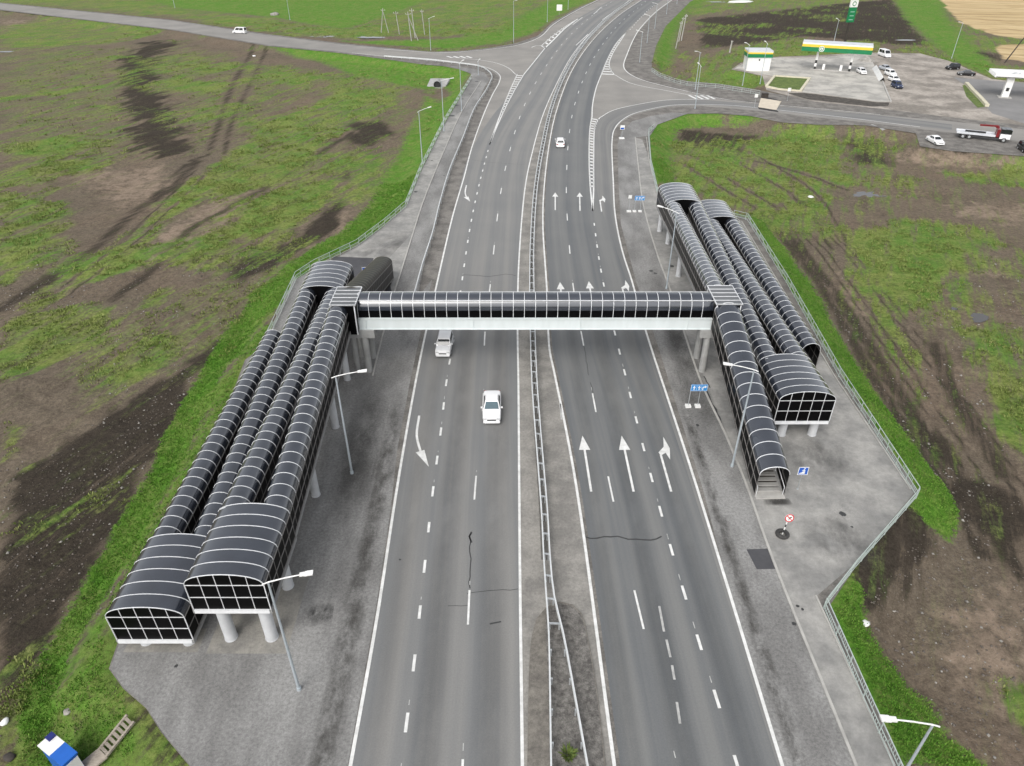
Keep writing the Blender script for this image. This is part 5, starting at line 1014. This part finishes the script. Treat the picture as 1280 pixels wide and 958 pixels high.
t = thing('toilet_cabin', 'blue portable cabin with a half white roof on the lower left grass', 'cabin', (*cc, -1.65), math.atan2(vx[1], vx[0])); hx, hy = lx/2, ly/2
b = MB(); b.box(-hx+.06, hx-.06, -hy+.06, hy-.06, 0, 2.25); b.build('wall', M['bluebooth'], t)
b = MB(); b.box(-hx, 0, -hy, hy, 2.25, 2.36); rf = b.build('white_roof', M['white'], t); b = MB(); b.box(.003, hx, -hy, hy, 2.25, 2.36); b.build('blue_roof', M['bluebooth'], t)
b = MB(); b.box(-hx+.02, -hx+.42, hy-.45, hy-.02, 2.36, 2.5); b.build('vent', mat('dark_blue', (.01,.02,.16)), rf)
b = MB(); b.box(hx-.07, hx-.03, -.4, .4, .1, 2.05); b.build('door', M['white'], t)
for k in range(3): b = MB(); y = -hy+.1+k*(hy-.1); b.box(-hx, hx, y-.06, y+.06, -.12, 0); b.build('skid', M['wood'], t)
p0, p1, p2 = np.array(at(164,899,.1)), np.array(at(128,943,-.7)), np.array(at(100,966,-1.3))
t = thing('wooden_steps', 'weathered plank steps leading up the slope to the gravel apron', 'steps', (*p1, -.75)); P0 = Vector((*(p0-p1), .95)); P1 = Vector((0,0,.1)); P2 = Vector((*(p2-p1), -.5)); u = (P0-P1).normalized(); sd_ = Vector((-u.y, u.x, 0)).normalized()
for s in (-1, 1): b = MB(); b.beam(P0+sd_*.38*s, P1+sd_*.38*s, .13, .16); b.build('stringer', M['wood'], t)
for k in range(7): b = MB(); q = P1.lerp(P0, (k+.6)/7.2); b.obox(q+Vector((0,0,.02)), Vector((u.x,u.y,0)).normalized()*.09, sd_*.34, Vector((0,0,.025))); b.build('tread', M['wood'], t)
b = MB(); b.obox((P1+P2)/2, (P2-P1)/2*1.08, sd_*.48, Vector((0,0,.06))); b.build('landing_plank', M['wood'], t)
def lump(name, px, py, r, m, label, cat, sx=1.0, flat_=.5):
    x, y = at(px, py, ZF); bm = bmesh.new(); bmesh.ops.create_icosphere(bm, subdivisions=2, radius=r)
    for v in bm.verts: v.co *= random.uniform(.8, 1.15); v.co.z *= flat_; v.co.x *= sx
    me = bpy.data.meshes.new(name); bm.to_mesh(me); bm.free(); me.materials.append(M[m]); me.polygons.foreach_set('use_smooth', [True]*len(me.polygons)); o = bpy.data.objects.new(name, me); COL.objects.link(o); o.location = (x, y, gz(x, y)+r*flat_*.4); o.rotation_euler = (0,0,random.uniform(-.8,.8)); tag(o, label, cat)
lump('white_sack', 3, 899, .32, 'white', 'white sack lying at the lower left frame edge', 'sack', .8)
lump('white_sheet', 1077, 788, .30, 'white', 'crumpled white sheet on the right grass slope', 'sheet', 1.5, .3); lump('concrete_chunk', 87, 894, .28, 'stone', 'grey concrete chunk in the left grass strip', 'rubble'); lump('concrete_chunk', 77, 932, .3, 'stone', 'grey concrete chunk just left of the blue cabin', 'rubble')
lump('white_bag', 318, 71, .5, 'white', 'small white bag by the far left track', 'bag', 1.4, .5); lump('white_bag', 1014, 245, .4, 'white', 'white bag lying on the weedy right field', 'bag', 1.3, .5); lump('snow_heap', 925, 5, 3.2, 'white', 'white heap at the top of the dark far field', 'heap', 2.2, .2); lump('debris_heap', 344, 21, 1.6, 'stone', 'grey debris heap in the far left field', 'debris', 1.3, .6)
lump('debris_heap', 10, 945, .3, 'darkwood', 'dark debris at the lower left corner', 'debris', 1.3, .5); lump('white_crate', 486, 360-20, .4, 'white', 'small white item beside the ribbed stair entrance', 'crate', 1.0, .8)
pb = MB()
for px, py, rx, ry in ((1088,239,4.2,1.8),(430,47,14,2.2),(470,49,8,2),(12,66,6,1.5),(1210,391,2.4,2.2),(1090,236,2,1),(1131,52,4,1.5),(895,4,8,2)):
    x, y = at(px, py, -1.5); zz = max(gz(x+i*rx*.5, y+j*ry*.5) for i in (-1,0,1) for j in (-1,0,1))-.12; pb.poly([(x+rx*random.uniform(.7,1.1)*math.cos(k*math.pi/9), y+ry*random.uniform(.7,1.1)*math.sin(k*math.pi/9)) for k in range(18)], zz)
o = struct(pb.build('water', M['puddle']))

# ---------------------------------------------------------------- ground cover: grass, weeds, clods and stones
def scatter_blades(name, n, xr, yr, which, hmin, hmax, k, wid, colr, label, near=0.0, spread=.18):
    x = rng.uniform(*xr, n*6); y = yr[0] + (yr[1]-yr[0])*rng.uniform(0, 1, n*6)**(1+near)
    l_, w_, d_, p_, s_ = cover(x, y); _, dd = base_h(x, y); pr = dict(lush=l_, weed=w_*np.clip((fbm(x/2.2, y/2.2, 3, 55)-.42)*6, 0, 1))[which]
    ok = (rng.uniform(0, 1, x.size) < pr*1.1) & (dd < -.35) & (pr > .3); x, y = x[ok][:n], y[ok][:n]; z = terrain(x, y)[0]; n = len(x)
    h = rng.uniform(hmin, hmax, n)*(.6+.8*fbm(x/3, y/3, 3, 91)); V = []; tint = []
    for j in range(k):
        a = rng.uniform(0, 2*math.pi, n); rr = spread*rng.uniform(.1, 1, n); bx, by = x+rr*np.cos(a), y+rr*np.sin(a); a2 = a+rng.normal(0, .8, n); lean = h*rng.uniform(.25, .9, n); wv = wid*rng.uniform(.6, 1.3, n)
        px_, py_ = -np.sin(a2)*wv, np.cos(a2)*wv; mx, my = bx+np.cos(a2)*lean*.45, by+np.sin(a2)*lean*.45
        V.append(np.stack([np.stack([bx, by, z-.05], 1), np.stack([mx+px_, my+py_, z+h*.65], 1), np.stack([bx+np.cos(a2)*lean, by+np.sin(a2)*lean, z+h*rng.uniform(.75, 1.1, n)], 1), np.stack([mx-px_, my-py_, z+h*.6], 1)], 1))
        tint.append(np.repeat(np.clip(.5*fbm(x/4, y/4, 3, 63)+.5*rng.uniform(0, 1, n), 0, 1), 4))
    V = np.concatenate(V).reshape(-1, 3); F_ = np.arange(len(V)).reshape(-1, 4); m = bpy.data.materials.new(name); m.use_nodes = True; t_ = m.node_tree; bs = t_.nodes['Principled BSDF']; bs.inputs['Roughness'].default_value = .8; bs.inputs['Specular IOR Level'].default_value = .2
    at_ = N(t_, 'ShaderNodeAttribute'); at_.attribute_name = 'tint'; rp = N(t_, 'ShaderNodeValToRGB'); e = rp.color_ramp.elements; e.new(.5)
    for q, c in enumerate(colr): e[q].position = (.2, .5, .85)[q]; e[q].color = (*c, 1)
    t_.links.new(at_.outputs['Fac'], rp.inputs[0]); t_.links.new(rp.outputs[0], bs.inputs['Base Color'])
    o = np_mesh(name, V, F_, dict(tint=np.concatenate(tint)), m); o['kind'] = 'stuff'; tag(o, label, 'vegetation'); return o
LC = [(.048,.135,.012),(.090,.215,.022),(.18,.285,.055)]; WC = [(.10,.145,.03),(.165,.21,.052),(.25,.265,.10)]
scatter_blades('grass', 26000, (-48,-10), (14,130), 'lush', .05, .16, 4, .035, LC, 'bright green grass on the left embankment slope', .6)
scatter_blades('grass', 20000, (20,50), (14,140), 'lush', .05, .16, 4, .035, LC, 'bright green grass on the right embankment slope', .6)
scatter_blades('weeds', 15000, (-95,-32), (26,170), 'weed', .10, .32, 4, .05, WC, 'olive green weeds growing over the left field', .7, .3)
scatter_blades('weeds', 13000, (28,100), (24,160), 'weed', .10, .32, 4, .05, WC, 'olive green weeds growing over the right field', .7, .3)
scatter_blades('weeds', 5000, (-150,150), (150,330), 'weed', .2, .5, 4, .10, WC, 'tall olive weeds on the far fields and verges', .2, .8)
def pebbles(name, n, xr, yr, rmin, rmax, mt, label):
    x = rng.uniform(*xr, n*4); y = yr[0]+(yr[1]-yr[0])*rng.uniform(0, 1, n*4)**1.5; l_, w_, d_, p_, s_ = cover(x, y); _, dd = base_h(x, y)
    ok = (dd < -2) & (l_ < .3) & (w_ < .5) & (fbm(x/6, y/6, 3, 12) > .44); x, y = x[ok][:n], y[ok][:n]; z = terrain(x, y)[0]; n = len(x)
    O = np.array([(1,0,0),(0,1,0),(-1,0,0),(0,-1,0),(0,0,1),(0,0,-1)], float); r = rmin*(rmax/rmin)**(rng.uniform(0, 1, n)**2.2)
    V = O[None]*(r[:,None,None]*rng.uniform(.6, 1.3, (n,6,1))); an = rng.uniform(0, 6.28, n); c_, s__ = np.cos(an), np.sin(an)
    V = np.stack([V[...,0]*c_[:,None]-V[...,1]*s__[:,None]+x[:,None], V[...,0]*s__[:,None]+V[...,1]*c_[:,None]+y[:,None], V[...,2]*.7+z[:,None]+r[:,None]*.25], -1)
    T = np.array([(0,1,4),(1,2,4),(2,3,4),(3,0,4),(1,0,5),(2,1,5),(3,2,5),(0,3,5)]); F_ = (T[None]+6*np.arange(n)[:,None,None]).reshape(-1, 3)
    o = np_mesh(name, V.reshape(-1, 3), F_, None, M[mt]); o['kind'] = 'stuff'; tag(o, label, 'rubble')
pebbles('stones', 1500, (-75,-22), (16,95), .05, .17, 'stone', 'pale stones strewn over the left bare soil'); pebbles('stones', 1300, (24,80), (16,95), .05, .18, 'stone', 'pale stones strewn over the right bare soil')
pebbles('soil_clods', 9000, (-80,-22), (14,100), .04, .15, 'clod', 'dark clods of turned soil on the left field'); pebbles('soil_clods', 8000, (24,85), (14,100), .04, .15, 'clod', 'dark clods of turned soil on the right field')
# the weed in the gravel median
x, y = at(710,946); t = thing('median_weed', 'single green weed growing in the gravel median', 'weed', (x, y, .1))
b = MB()
for k in range(70):
    a = random.uniform(0, 6.28); r0 = random.uniform(0, .18); L_ = random.uniform(.2, .55); h_ = random.uniform(.1, .5); c_, s_ = math.cos(a), math.sin(a); b.quad((r0*c_, r0*s_, 0), (r0*c_+L_*.5*c_-.06*s_, r0*s_+L_*.5*s_+.06*c_, h_*.8), (r0*c_+L_*c_, r0*s_+L_*s_, h_), (r0*c_+L_*.5*c_+.06*s_, r0*s_+L_*.5*s_-.06*c_, h_*.7))
b.build('leaves', mat('weed_leaf', (.13,.16,.03), (.04,.08,.012), 6, .8), t)
bpy.context.view_layer.update()
